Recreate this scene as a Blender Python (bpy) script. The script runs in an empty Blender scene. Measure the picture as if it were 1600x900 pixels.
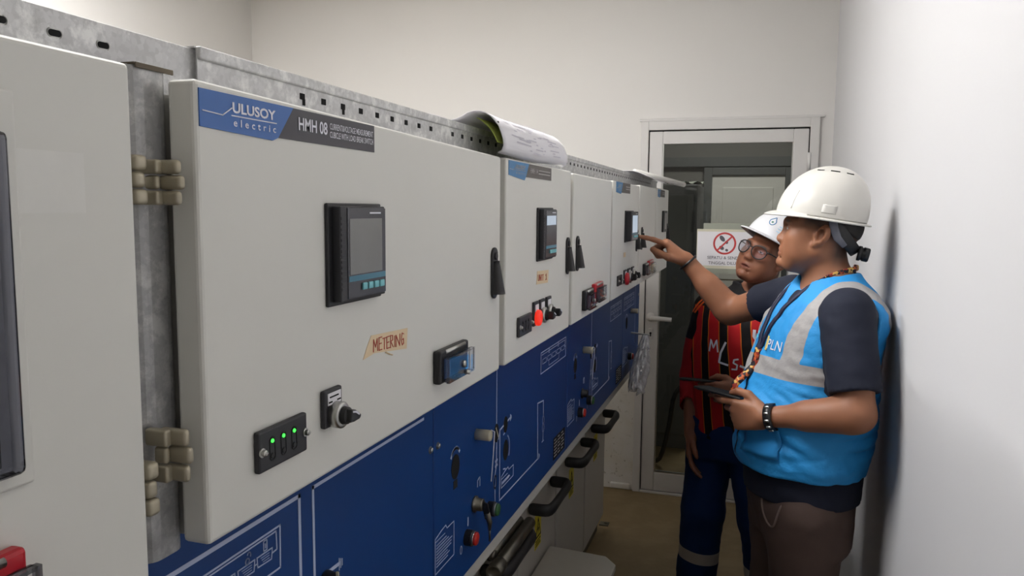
import bpy, bmesh, math, random
import numpy as np
from mathutils import Vector, Matrix
from mathutils.bvhtree import BVHTree

SC = bpy.context.scene
COL = SC.collection
random.seed(4)

# ------------------------------------------------------------------ camera, light, exposure
F_PX, YAW, PITCH, ROLL, CAM_H = 1200.0, 0.3090, 0.10286, 0.00886, 1.6
_fw = Vector((-math.sin(YAW) * math.cos(PITCH), math.cos(YAW) * math.cos(PITCH), -math.sin(PITCH)))
_rt = Vector((math.cos(YAW), math.sin(YAW), 0))
_up = _rt.cross(_fw)
_r = math.cos(ROLL) * _rt + math.sin(ROLL) * _up
_u = -math.sin(ROLL) * _rt + math.cos(ROLL) * _up
cam_data = bpy.data.cameras.new('camera')
cam_data.sensor_fit = 'HORIZONTAL'; cam_data.sensor_width = 36.0
cam_data.lens = 36.0 * F_PX / 1600.0
cam_data.clip_start = 0.02
cam = bpy.data.objects.new('camera', cam_data); COL.objects.link(cam)
cam.matrix_world = Matrix(((_r.x, _u.x, -_fw.x, 0), (_r.y, _u.y, -_fw.y, 0), (_r.z, _u.z, -_fw.z, CAM_H), (0, 0, 0, 1)))
SC.camera = cam

vs = SC.view_settings
vs.view_transform = 'Standard'; vs.look = 'None'; vs.gamma = 1.0; vs.use_curve_mapping = False
vs.exposure = 0.0

world = bpy.data.worlds.new('world'); SC.world = world; world.use_nodes = True
world.node_tree.nodes['Background'].inputs[0].default_value = (0.8, 0.85, 1.0, 1)
world.node_tree.nodes['Background'].inputs[1].default_value = 0.03

def area_light(name, loc, rot, sx, sy, power, color=(1, 0.97, 0.93)):
    l = bpy.data.lights.new(name, 'AREA'); l.shape = 'RECTANGLE'; l.size = sx; l.size_y = sy
    l.energy = power; l.color = color
    o = bpy.data.objects.new(name, l); COL.objects.link(o); o.location = loc; o.rotation_euler = rot
    return o
CEIL = 3.1
for nm_, lx_, ly_, dn_, up_ in (('front', -1.2, 1.5, 48, 32), ('rear_fill', -2.3, 1.8, 38, 34)):  # the second lamp is an added fill that brightens the left wall
    area_light('ceiling_lamp_%s_downward' % nm_, (lx_, ly_, CEIL - .16), (0, 0, 0), 0.12, 1.5, dn_, (1, .99, .985))
    area_light('ceiling_lamp_%s_upward' % nm_, (lx_, ly_, CEIL - .14), (math.pi, 0, 0), 0.12, 1.5, up_, (1, .99, .985))
area_light('ceiling_lamp_next_room', (-0.2, 5.7, 2.85), (0, 0, 0), 0.5, 0.5, 24, (1, .985, .96))

# ------------------------------------------------------------------ materials
def lin(c):
    return tuple((v / 12.92 if v <= 0.04045 else ((v + 0.055) / 1.055) ** 2.4) for v in (x / 255.0 for x in c))

class NT:
    def __init__(s, name):
        s.m = bpy.data.materials.new(name); s.m.use_nodes = True
        s.t = s.m.node_tree; s.b = s.t.nodes['Principled BSDF']
    def n(s, typ, **kw):
        nd = s.t.nodes.new(typ)
        for k, v in kw.items():
            if k.startswith('i_'):
                nd.inputs[int(k[2:]) if k[2:].isdigit() else k[2:].replace('_', ' ')].default_value = v
            else: setattr(nd, k, v)
        return nd
    def l(s, a, b): s.t.links.new(a, b)
    def coord(s): return s.n('ShaderNodeTexCoord').outputs['Object']
    def noise(s, scale, detail=4, vec=None, rough=0.55):
        nd = s.n('ShaderNodeTexNoise'); nd.inputs['Scale'].default_value = scale
        nd.inputs['Detail'].default_value = detail; nd.inputs['Roughness'].default_value = rough
        s.l(vec if vec is not None else s.coord(), nd.inputs['Vector']); return nd.outputs['Fac']
    def ramp(s, fac, stops, interp='LINEAR'):
        nd = s.n('ShaderNodeValToRGB'); cr = nd.color_ramp; cr.interpolation = interp
        while len(cr.elements) < len(stops): cr.elements.new(0.5)
        for e, (p, c) in zip(cr.elements, stops):
            e.position = p; e.color = (c, c, c, 1) if isinstance(c, (int, float)) else (*c, 1)
        s.l(fac, nd.inputs[0]); return nd.outputs[0]
    def mix(s, fac, a, b):
        nd = s.n('ShaderNodeMix', data_type='RGBA')
        for sock, v in ((nd.inputs[0], fac), (nd.inputs[6], a), (nd.inputs[7], b)):
            if hasattr(v, 'is_output'): s.l(v, sock)
            elif isinstance(v, (int, float)): sock.default_value = v
            else: sock.default_value = (*v, 1)
        return nd.outputs[2]
    def math(s, op, a, b=0.0, clamp=False):
        nd = s.n('ShaderNodeMath', operation=op); nd.use_clamp = clamp
        for i, v in enumerate((a, b)):
            if hasattr(v, 'is_output'): s.l(v, nd.inputs[i])
            else: nd.inputs[i].default_value = v
        return nd.outputs[0]
    def attr(s, name): return s.n('ShaderNodeAttribute', attribute_name=name).outputs['Fac']
    def bump(s, h, strength=0.2, dist=0.01):
        nd = s.n('ShaderNodeBump'); nd.inputs['Strength'].default_value = strength; nd.inputs['Distance'].default_value = dist
        s.l(h, nd.inputs['Height']); s.l(nd.outputs[0], s.b.inputs['Normal'])
    def base(s, c):
        if hasattr(c, 'is_output'): s.l(c, s.b.inputs['Base Color'])
        else: s.b.inputs['Base Color'].default_value = (*c, 1)
    def set(s, rough=0.5, metal=0.0, spec=None, **kw):
        s.b.inputs['Roughness'].default_value = rough; s.b.inputs['Metallic'].default_value = metal
        if spec is not None: s.b.inputs['Specular IOR Level'].default_value = spec
        for k, v in kw.items(): s.b.inputs[k.replace('_', ' ')].default_value = v

def plain(name, rgb, rough=0.5, metal=0.0, var=0.06, scale=12.0, bump=0.0, spec=None):
    t = NT(name); c = lin(rgb)
    f = t.noise(scale, 5)
    t.base(t.mix(f, tuple(v * (1 - var) for v in c), tuple(min(1, v * (1 + var)) for v in c)))
    t.set(rough, metal, spec)
    if bump: t.bump(t.noise(scale * 12, 3), bump, 0.002)
    return t.m

def emit(name, rgb, strength, base=(10, 10, 10)):
    t = NT(name); t.base(lin(base)); t.set(0.3)
    t.b.inputs['Emission Color'].default_value = (*lin(rgb), 1); t.b.inputs['Emission Strength'].default_value = strength
    f = t.noise(60, 2); t.l(t.mix(f, tuple(v * .92 for v in lin(rgb)), lin(rgb)), t.b.inputs['Emission Color'])
    return t.m

def clear(name, tint, refl=0.06, rough=0.02):
    t = NT(name); tr = t.n('ShaderNodeBsdfTransparent'); tr.inputs[0].default_value = (*tint, 1)
    gl = t.n('ShaderNodeBsdfGlossy'); gl.inputs['Roughness'].default_value = rough
    fr = t.n('ShaderNodeFresnel'); fr.inputs[0].default_value = 1.5
    mx = t.n('ShaderNodeMixShader'); t.l(t.math('MULTIPLY', fr.outputs[0], refl / 0.04 * 0.7, True), mx.inputs[0])
    t.l(tr.outputs[0], mx.inputs[1]); t.l(gl.outputs[0], mx.inputs[2])
    t.l(mx.outputs[0], t.t.nodes['Material Output'].inputs[0]); return t.m

M = {}
# painted walls: off-white emulsion with faint roller texture
def wall_mat(name, rgb, stain=False):
    t = NT(name); c = lin(rgb)
    col = t.mix(t.noise(1.3, 5), tuple(v * .95 for v in c), c)
    if stain:   # damp speckle at the foot of the wall by the door frame
        sep = t.n('ShaderNodeSeparateXYZ'); t.l(t.coord(), sep.inputs[0])
        low = t.n('ShaderNodeMapRange'); low.clamp = True
        low.inputs[1].default_value = 1.0; low.inputs[2].default_value = 0.05; low.inputs[3].default_value = 0.0; low.inputs[4].default_value = 1.0
        t.l(sep.outputs[2], low.inputs[0])
        sp = t.ramp(t.noise(38, 6, rough=.7), [(0.60, 0.0), (0.70, 1.0)])
        col = t.mix(t.math('MULTIPLY', sp, t.math('MULTIPLY', low.outputs[0], 0.75)), col, lin((96, 84, 58)))
        wash = t.ramp(t.noise(5, 5), [(0.4, 0.0), (0.75, 0.6)])
        col = t.mix(t.math('MULTIPLY', wash, low.outputs[0]), col, lin((186, 172, 132)))
    t.base(col); t.set(0.75, spec=0.25); t.bump(t.noise(90, 3), 0.08, 0.002); return t.m
M['wall'] = wall_mat('white_wall_paint', (219, 217, 214), True)
M['wallr'] = wall_mat('bright_wall_paint', (207, 207, 209))
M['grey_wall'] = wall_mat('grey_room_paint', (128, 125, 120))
t = NT('brown_concrete'); c = lin((142, 122, 88))
col = t.mix(t.noise(2.2, 6), tuple(v * .7 for v in c), c)
col = t.mix(t.ramp(t.noise(9, 6), [(.45, 0.), (.8, .5)]), col, lin((164, 146, 112)))
t.base(col); t.set(0.55, spec=0.35); t.bump(t.noise(30, 5), .12, .004); M['floor'] = t.m
M['door_paint'] = plain('light_grey_door_paint', (222, 221, 214), 0.45, 0, .03, 6, .03)
M['grey_side'] = plain('cabinet_grey_paint', (196, 194, 187), 0.5, 0, .03, 6)
M['low_paint'] = plain('lower_door_grey_paint', (186, 181, 172), 0.5, 0, .04, 5)
M['blue'] = plain('blue_mimic_panel_paint', (6, 60, 126), 0.42, 0, .05, 3, .02)
M['blue_label'] = plain('blue_label_film', (62, 108, 178), 0.4, 0, .05, 30)
M['blue_label_b'] = plain('bright_blue_label_film', (62, 128, 180), 0.4, 0, .08, 60)
M['dark_label'] = plain('charcoal_label_film', (70, 68, 74), 0.45, 0, .05, 30)
M['worn_label'] = plain('worn_brown_label_film', (96, 90, 86), 0.5, 0, .15, 120)
M['white_ink'] = plain('white_ink', (232, 232, 240), 0.5, 0, .03, 40)
M['grey_ink'] = plain('worn_grey_ink', (176, 172, 170), 0.5, 0, .1, 90)
M['line'] = plain('pale_blue_line_ink', (190, 200, 226), 0.5, 0, .04, 40)
M['red_ink'] = plain('red_marker_ink', (176, 62, 46), 0.6, 0, .12, 80)
M['tape'] = plain('cream_masking_tape', (226, 204, 168), 0.65, 0, .05, 60, .1)
M['black'] = plain('black_plastic', (26, 26, 28), 0.42, 0, .1, 40)
M['handle_black'] = plain('matt_black_handle_plastic', (34, 33, 34), 0.55, 0, .1, 30)
M['soft_black'] = plain('charcoal_plastic', (44, 44, 48), 0.5, 0, .1, 40)
M['hole'] = plain('dark_opening', (8, 8, 9), 0.9, 0, .1, 40)
M['screen'] = plain('grey_display_film', (126, 126, 124), 0.25, 0, .12, 26)
M['bezel'] = plain('smoke_bezel', (64, 64, 70), 0.22, 0, .08, 30)
M['teal'] = plain('teal_button_rubber', (124, 196, 204), 0.45, 0, .05, 40)
M['teal_strip'] = plain('teal_strip_film', (72, 128, 150), 0.4, 0, .08, 40)
M['chrome'] = plain('brushed_steel', (190, 190, 186), 0.28, 1.0, .08, 60)
M['hinge'] = plain('sand_hinge_alloy', (176, 168, 148), 0.42, 0.55, .1, 60)
M['ivory'] = plain('ivory_plastic_peg', (206, 198, 172), 0.45, 0, .05, 40)
M['red'] = plain('red_plastic', (196, 40, 34), 0.35, 0, .06, 30)
M['red_cover'] = plain('red_cover_plastic', (190, 30, 44), 0.3, 0, .06, 30)
M['green'] = plain('dark_green_button', (44, 92, 50), 0.4, 0, .08, 30)
M['led_green'] = emit('green_led_glow', (60, 255, 70), 3.0)
M['lamp_red'] = emit('red_pilot_lamp_glow', (240, 50, 30), .9, (120, 10, 8))
M['lcd'] = emit('lit_display_glow', (206, 222, 240), 0.62)
M['clear'] = clear('clear_plastic_cover', (.93, .93, .95), .05)
M['smoked'] = clear('smoked_window_plastic', (.55, .56, .62), .07)
M['navy_in'] = plain('navy_breaker_face', (56, 78, 120), 0.4, 0, .1, 40)
M['plum_in'] = plain('plum_breaker_face', (92, 72, 82), 0.4, 0, .15, 60)
M['yellow'] = plain('yellow_warning_film', (206, 190, 40), 0.5, 0, .06, 50)
M['plinth'] = plain('dark_plinth_paint', (92, 82, 66), 0.6, 0, .1, 14)
M['residue'] = plain('tape_residue_film', (226, 225, 219), 0.35, 0, .05, 40)
M['seal'] = plain('rubber_seal', (70, 67, 62), 0.7, 0, .1, 30)
M['alu'] = plain('white_aluminium_frame', (204, 202, 200), 0.42, 0.0, .03, 10)
M['glass'] = clear('door_glass', (.80, .82, .80), .05)
M['glasses'] = clear('spectacle_lens', (.86, .84, .93), .025)
M['paper'] = plain('white_paper', (234, 232, 236), 0.8, 0, .02, 20)
M['paper_back'] = plain('lime_sheet', (176, 190, 92), 0.8, 0, .04, 20)
M['tape_green'] = plain('grey_green_tape', (158, 162, 148), 0.5, 0, .04, 40)
M['cream_edge'] = plain('cream_laminate_edge', (214, 210, 190), 0.5, 0, .03, 40)
M['sign_red'] = plain('sign_red_ink', (196, 66, 66), 0.5, 0, .05, 50)
M['sign_grey'] = plain('sign_grey_ink', (92, 90, 98), 0.5, 0, .06, 50)
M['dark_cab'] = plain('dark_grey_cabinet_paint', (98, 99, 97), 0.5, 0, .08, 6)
M['white_wood'] = plain('white_door_paint', (232, 228, 220), 0.5, 0, .03, 10)
M['pole'] = plain('white_plastic_tube', (226, 224, 218), 0.35, 0, .03, 20)
M['steel'] = plain('dull_steel_tube', (112, 108, 98), 0.35, 0.85, .15, 30)
t = NT('cloudy_plastic_film'); t.base(lin((214, 214, 220))); t.set(.3)
_tr = t.n('ShaderNodeBsdfTransparent'); _mx = t.n('ShaderNodeMixShader'); t.l(t.ramp(t.noise(30, 3), [(.3, .25), (.7, .6)]), _mx.inputs[0])
t.l(_tr.outputs[0], _mx.inputs[1]); t.l(t.b.outputs[0], _mx.inputs[2]); t.l(_mx.outputs[0], t.t.nodes['Material Output'].inputs[0]); M['bag'] = t.m
M['white_top'] = plain('white_laminate_top', (168, 163, 152), 0.5, 0, .04, 12)
# galvanised sheet: spangle cells with pale oxide bloom
def galv(name, k=1.0):
    t = NT(name)
    v = t.n('ShaderNodeTexVoronoi'); v.inputs['Scale'].default_value = 240; t.l(t.coord(), v.inputs['Vector'])
    sp = t.n('ShaderNodeSeparateColor'); t.l(v.outputs['Color'], sp.inputs[0])
    g = t.ramp(sp.outputs[0], [(0, .36 * k), (1, .43 * k)])
    bloom = t.ramp(t.noise(42, 7, rough=.7), [(.50, 0.), (.62, .8)])
    col = t.mix(bloom, g, (.60 * k, .60 * k, .585 * k))
    col = t.mix(t.ramp(t.noise(24, 6, rough=.6), [(.56, 0.), (.7, .6)]), col, (.24 * k, .24 * k, .235 * k))
    t.base(col); t.set(.42, .5)
    t.l(t.ramp(t.noise(60, 4), [(0, .35), (1, .6)]), t.b.inputs['Roughness']); return t.m
M['galv'] = galv('galvanised_sheet', 1.35); M['galv_dark'] = galv('galvanised_post', 1.0)

# ------------------------------------------------------------------ mesh helpers
class MB:
    def __init__(s): s.v = []; s.f = []
    def add(s, vs_, fs):
        o = len(s.v); s.v.extend(tuple(p) for p in vs_); s.f.extend(tuple(i + o for i in f) for f in fs); return s
    def bm(s, bm):
        bm.verts.ensure_lookup_table(); bm.verts.index_update()
        s.add([v.co[:] for v in bm.verts], [[v.index for v in f.verts] for f in bm.faces]); bm.free(); return s
    def box(s, x0, x1, y0, y1, z0, z1, bev=0.0, seg=2, mat=None):
        bm = bmesh.new(); bmesh.ops.create_cube(bm, size=1.0)
        for v in bm.verts:
            v.co = Vector(((x0 + x1) / 2 + v.co.x * (x1 - x0), (y0 + y1) / 2 + v.co.y * (y1 - y0), (z0 + z1) / 2 + v.co.z * (z1 - z0)))
        if bev: bmesh.ops.bevel(bm, geom=list(bm.edges), offset=bev, segments=seg, profile=.5, affect='EDGES', clamp_overlap=True)
        if mat is not None: bm.transform(mat)
        return s.bm(bm)
    def prism(s, pts, d, bev=0.0):          # polygon (3-D points) pushed along vector d
        d = Vector(d); bm = bmesh.new()
        a = [bm.verts.new(p) for p in pts]; b = [bm.verts.new(Vector(p) + d) for p in pts]
        n = len(pts); bm.faces.new(a[::-1]); bm.faces.new(b)
        for i in range(n): bm.faces.new((a[i], a[(i + 1) % n], b[(i + 1) % n], b[i]))
        bmesh.ops.recalc_face_normals(bm, faces=bm.faces)
        if bev: bmesh.ops.bevel(bm, geom=list(bm.edges), offset=bev, segments=2, profile=.5, affect='EDGES', clamp_overlap=True)
        return s.bm(bm)
    def lathe(s, c, axis, prof, n=28, ref=None):   # prof: (radius, height along axis)
        ax = Vector(axis).normalized(); e1 = ax.orthogonal().normalized() if ref is None else Vector(ref).normalized(); e2 = ax.cross(e1); c = Vector(c)
        vs_ = []; fs = []
        for r, h in prof:
            for k in range(n):
                a = 2 * math.pi * k / n; vs_.append(c + ax * h + (e1 * math.cos(a) + e2 * math.sin(a)) * r)
        m = len(prof)
        for i in range(m - 1):
            for k in range(n):
                k2 = (k + 1) % n; fs.append((i * n + k, i * n + k2, (i + 1) * n + k2, (i + 1) * n + k))
        fs.append(tuple(range(n))[::-1]); fs.append(tuple((m - 1) * n + k for k in range(n)))
        return s.add(vs_, fs)
    def cyl(s, p0, p1, r0, r1=None, n=24):
        p0, p1 = Vector(p0), Vector(p1); r1 = r0 if r1 is None else r1
        return s.lathe(p0, p1 - p0, [(r0, 0), (r1, (p1 - p0).length)], n)
    def tube(s, path, r, n=10, flat=1.0, up=None):
        P = [Vector(p) for p in path]; m = len(P); rs = r if isinstance(r, (list, tuple)) else [r] * m
        vs_ = []; fs = []; prev = None
        for i in range(m):
            t_ = (P[min(i + 1, m - 1)] - P[max(i - 1, 0)]).normalized()
            if prev is None: e1 = (Vector(up) - t_ * t_.dot(Vector(up))).normalized() if up is not None else t_.orthogonal().normalized()
            else: e1 = (prev - t_ * prev.dot(t_)).normalized()
            prev = e1; e2 = t_.cross(e1)
            for k in range(n):
                a = 2 * math.pi * k / n; vs_.append(P[i] + e1 * (math.cos(a) * rs[i]) + e2 * (math.sin(a) * rs[i] * flat))
        for i in range(m - 1):
            for k in range(n):
                k2 = (k + 1) % n; fs.append((i * n + k, i * n + k2, (i + 1) * n + k2, (i + 1) * n + k))
        fs.append(tuple(range(n))[::-1]); fs.append(tuple((m - 1) * n + k for k in range(n)))
        return s.add(vs_, fs)
    def ribbon(s, pts, w, x, closed=False, lift=0.0006):     # flat line on a plane x = const through (y, z) points
        n = len(pts); segs = [(pts[i], pts[(i + 1) % n]) for i in range(n if closed else n - 1)]
        for (a, b) in segs:
            d = Vector((b[0] - a[0], b[1] - a[1])); L = d.length
            if L < 1e-7: continue
            d /= L; nrm = Vector((-d.y, d.x)) * (w / 2); a2 = Vector(a) - d * w / 2; b2 = Vector(b) + d * w / 2
            q = [a2 - nrm, b2 - nrm, b2 + nrm, a2 + nrm]
            s.prism([(x, p.x, p.y) for p in q], (lift, 0, 0))
        return s
    def quad_yz(s, pts, x, lift=0.0006): return s.prism([(x, p[0], p[1]) for p in pts], (lift, 0, 0))
    def grid(s, fn, nu, nv, closed_u=False):
        vs_ = [fn(i / (nu if closed_u else nu - 1), j / (nv - 1)) for j in range(nv) for i in range(nu)]
        fs = [(j * nu + i, j * nu + (i + 1) % nu, (j + 1) * nu + (i + 1) % nu, (j + 1) * nu + i) for j in range(nv - 1) for i in range(nu if closed_u else nu - 1)]
        return s.add(vs_, fs)
    def text(s, body, o, e1, e2, w, h, lift=0.0005, bold=0.0, space=1.0):     # text fitted in a w x h rectangle from corner o
        cu = bpy.data.curves.new('tmp', 'FONT'); cu.body = body; cu.size = 1.0; cu.resolution_u = 3; cu.offset = bold; cu.space_character = space
        ob = bpy.data.objects.new('tmp', cu); COL.objects.link(ob)
        dg = bpy.context.evaluated_depsgraph_get(); me = bpy.data.meshes.new_from_object(ob.evaluated_get(dg))
        co = np.array([v.co[:] for v in me.vertices]); fs = [tuple(p.vertices) for p in me.polygons]
        bpy.data.objects.remove(ob); bpy.data.curves.remove(cu); bpy.data.meshes.remove(me)
        mn, mx = co.min(0), co.max(0); o, e1, e2 = Vector(o), Vector(e1), Vector(e2); nn = e1.cross(e2).normalized() * lift
        return s.add([o + e1 * ((p[0] - mn[0]) / (mx[0] - mn[0]) * w) + e2 * ((p[1] - mn[1]) / (mx[1] - mn[1]) * h) + nn for p in co], fs)

def root_of(o):
    while o.parent: o = o.parent
    return o
def props(o, label=None, cat=None, group=None, kind=None):
    for k, v in (('label', label), ('category', cat), ('group', group), ('kind', kind)):
        if v: o[k] = v
    return o
def thing(name, loc, label, cat, group=None):
    o = bpy.data.objects.new(name, None); COL.objects.link(o); o.location = loc; o.empty_display_size = .05
    return props(o, label, cat, group)
def part(name, mb, mat, parent=None, smooth=False, label=None, kind=None, loc=None, cat=None, group=None, solid=0.0, attrs=None, subsurf=0):
    base = Vector(root_of(parent).location) if parent else Vector(loc if loc else (0, 0, 0))
    me = bpy.data.meshes.new(name)
    me.from_pydata([tuple(Vector(p) - base) for p in mb.v], [], mb.f); me.validate(); me.update()
    mats = mat if isinstance(mat, (list, tuple)) else [mat]
    for m_ in mats: me.materials.append(M[m_] if isinstance(m_, str) else m_)
    if smooth: me.polygons.foreach_set('use_smooth', [True] * len(me.polygons))
    if attrs:
        for k, a in attrs.items():
            at = me.attributes.new(k, 'FLOAT', 'POINT'); at.data.foreach_set('value', np.asarray(a, dtype=np.float32))
    o = bpy.data.objects.new(name, me); COL.objects.link(o)
    if parent: o.parent = parent
    else: o.location = base
    if solid:
        md = o.modifiers.new('thickness', 'SOLIDIFY'); md.thickness = solid; md.offset = 0
    if subsurf:
        md = o.modifiers.new('smooth', 'SUBSURF'); md.levels = md.render_levels = subsurf
    if smooth == 'auto':
        try:
            md = o.modifiers.new('edges', 'EDGE_SPLIT'); md.split_angle = math.radians(35)
        except Exception: pass
    return props(o, label, cat, group, kind)
def struct(name, mb, mat, **kw): return part(name, mb, mat, kind='structure', **kw)

# ------------------------------------------------------------------ the room
XL, XR, YB, YF = -3.12, 0.345, 4.28, -1.9
struct('floor', MB().box(XL - .15, XR + .15, YF - .15, YB + 0.0, -.1, 0), 'floor')
struct('ceiling', MB().box(XL - .15, XR + .15, YF - .15, YB + .14, CEIL, CEIL + .1), 'wall')
struct('wall_left', MB().box(XL - .15, XL, YF - .15, YB + .14, 0, CEIL), 'wall')
struct('wall_right', MB().box(XR, XR + .15, YF - .15, YB + .14, 0, CEIL), 'wallr')
struct('wall_front', MB().box(XL, XR, YF - .15, YF, 0, CEIL), 'wall')
DX0, DX1, DZ = -0.629, 0.279, 2.078            # door opening
wb = MB().box(XL, DX0, YB, YB + .14, 0, CEIL).box(DX1, XR, YB, YB + .14, 0, CEIL).box(DX0, DX1, YB, YB + .14, DZ, CEIL)
wb.box(DX0 - .13, DX0 - .012, YB - .012, YB + .01, .0, .035, .008)      # plaster lump at the foot of the jamb
struct('wall_back', wb, 'wall')
# door: outer frame, leaf with glass, lever, keyhole
dr = thing('door_1', (DX0, YB, 0), 'white aluminium framed glass door at the end of the aisle, closed', 'door'); dr['kind'] = 'structure'
fr = MB().box(DX0, DX0 + .041, YB - .02, YB + .1, 0, DZ, .003).box(DX1 - .045, DX1, YB - .02, YB + .1, 0, DZ, .003).box(DX0 + .041, DX1 - .045, YB - .02, YB + .1, DZ - .048, DZ, .003)
fr.box(DX0 + .041, DX1 - .045, YB - .02, YB + .1, 0, .012, .002)
part('door_frame', fr, 'alu', dr)
tr_ = MB().box(DX0 - .012, DX1 + .02, YB - .012, YB, DZ, DZ + .014, .003)
part('frame_trim', tr_, 'alu', dr)
LX0, LX1 = -0.583, 0.229
lf = MB().box(LX0, LX0 + .072, YB - .012, YB + .035, .016, 2.023, .004).box(LX1 - .073, LX1, YB - .012, YB + .035, .016, 2.023, .004)
lf.box(LX0 + .072, LX1 - .073, YB - .012, YB + .035, 1.955, 2.023, .004).box(LX0 + .072, LX1 - .073, YB - .012, YB + .035, .016, .122, .004)
leaf = part('door_leaf', lf, 'alu', dr)
part('glass_pane', MB().box(LX0 + .072, LX1 - .073, YB + .010, YB + .016, .122, 1.955), 'glass', leaf)
part('glazing_bead', MB().box(LX0 + .072, LX0 + .078, YB - .008, YB + .01, .122, 1.955).box(LX1 - .079, LX1 - .073, YB - .008, YB + .01, .122, 1.955).box(LX0 + .078, LX1 - .079, YB - .008, YB + .01, .122, .128), 'chrome', leaf)
part('gap_shade', MB().box(LX0 - .006, LX0, YB - .002, YB + .03, .016, 2.028).box(LX1, LX1 + .006, YB - .002, YB + .03, .016, 2.028).box(LX0, LX1, YB - .002, YB + .03, 2.023, 2.029), 'hole', dr)  # dark strips stand for the shade in the gap round the leaf
h = MB().lathe((-.548, YB - .012, 1.008), (0, -1, 0), [(.026, 0), (.026, .006), (.022, .010), (.012, .012), (.012, .042), (.014, .052)], 24)
h.tube([(-.548, YB - .058, 1.008), (-.52, YB - .062, 1.008), (-.47, YB - .062, 1.006), (-.432, YB - .06, 1.004)], [.014, .0135, .013, .0125], 12, .85)
part('door_handle', h, 'alu', dr, True)
k = MB().box(-.562, -.536, YB - .018, YB - .012, .885, .945, .004)
part('keyhole_plate', k, 'alu', dr)
part('keyhole', MB().lathe((-.549, YB - .018, .918), (0, -1, 0), [(.006, 0), (.006, .001)], 14).box(-.552, -.546, YB - .0192, YB - .018, .9, .918), 'hole', dr)
part('door_hinge', MB().cyl((LX1 + .004, YB - .018, 1.80), (LX1 + .004, YB - .018, 1.90), .009), 'alu', dr, True)
# sign taped on the glass
sg = thing('door_sign', (-.16, YB - .002, 1.4), 'white shoe-ban notice with a red circle taped to the door glass', 'sign')
SY = YB + .0092
sx0, sx1 = -.316, .055
part('backing_tape', MB().box(-.283, sx1 - .01, SY - .0006, SY, 1.487, 1.532), 'tape_green', sg)
part('backing_tape', MB().box(-.285, sx1 - .01, SY - .0006, SY, 1.262, 1.312), 'tape_green', sg)
part('laminate_border', MB().box(sx0, sx1, SY - .0012, SY - .0006, 1.288, 1.500), 'cream_edge', sg)
part('sheet', MB().box(sx0 + .003, sx1 - .003, SY - .0018, SY - .0012, 1.303, 1.487), 'paper', sg)
ring = MB(); cxs, czs, R0, R1 = -.170, 1.424, .060, .050
n = 48
vs_ = []; fs = []
for i in range(n):
    a = 2 * math.pi * i / n
    for r in (R0, R1): vs_.append((cxs + r * math.cos(a), SY - .0021, czs + r * math.sin(a)))
for i in range(n): fs.append((2 * i, 2 * i + 1, (2 * i + 3) % (2 * n), (2 * i + 2) % (2 * n)))
ring.add(vs_, fs)
dd = Vector((.7071, 0, .7071)); nn_ = Vector((-.7071, 0, .7071))
shoe = MB()
def blob(cx, cz, a, b, rot, m=16):
    shoe.add([(cx + a * math.cos(2 * math.pi * i / m) * math.cos(rot) - b * math.sin(2 * math.pi * i / m) * math.sin(rot), SY - .00215, cz + a * math.cos(2 * math.pi * i / m) * math.sin(rot) + b * math.sin(2 * math.pi * i / m) * math.cos(rot)) for i in range(m)], [tuple(range(m))])
blob(-0.183, 1.45, .019, .011, -.9); blob(-0.160, 1.430, .009, .008, -.9); blob(-0.185, 1.40, .014, .010, -.6); blob(-0.158, 1.388, .008, .007, -.6)
part('shoe_pictogram', shoe, 'sign_grey', sg)
c0 = Vector((cxs, SY - .0023, czs)); q = [c0 + dd * .054 + nn_ * .0045, c0 - dd * .054 + nn_ * .0045, c0 - dd * .054 - nn_ * .0045, c0 + dd * .054 - nn_ * .0045]
ring.add(q, [(0, 1, 2, 3)])
part('prohibition_ring', ring, 'sign_red', sg)
tx = MB().text('SEPATU & SENDAL', (-.258, SY - .0019, 1.339), (1, 0, 0), (0, 0, 1), .190, .016, bold=.006).text('TINGGAL DILUAR', (-.252, SY - .0019, 1.310), (1, 0, 0), (0, 0, 1), .172, .016, bold=.006)
part('lettering', tx, 'sign_grey', sg)

# the room seen through the door glass
NY = 7.0
struct('floor_next_room', MB().box(-2.2, 1.6, YB + .0, NY + .1, -.1, 0), 'floor')
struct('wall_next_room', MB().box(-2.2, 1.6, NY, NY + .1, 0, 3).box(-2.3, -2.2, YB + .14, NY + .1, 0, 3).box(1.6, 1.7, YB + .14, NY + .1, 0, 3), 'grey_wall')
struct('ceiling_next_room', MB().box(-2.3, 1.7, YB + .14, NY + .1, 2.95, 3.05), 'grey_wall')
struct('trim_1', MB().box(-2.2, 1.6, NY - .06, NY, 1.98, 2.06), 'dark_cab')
d2 = thing('door_2', (-.1, NY, 0), 'white panelled door far behind the glass door', 'door'); d2['kind'] = 'structure'
part('door_frame', MB().box(-.47, -.40, NY - .06, NY, 0, 1.97, .004).box(.20, .27, NY - .06, NY, 0, 1.97, .004).box(-.40, .20, NY - .06, NY, 1.905, 1.97, .004), 'dark_cab', d2)
d2l = part('door_leaf', MB().box(-.40, .20, NY - .035, NY - .005, .01, 1.905, .004), 'white_wood', d2)
part('door_panel', MB().box(-.31, .11, NY - .043, NY - .035, 1.0, 1.80, .006).box(-.31, .11, NY - .043, NY - .035, .15, .88, .006), 'white_wood', d2)
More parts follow.
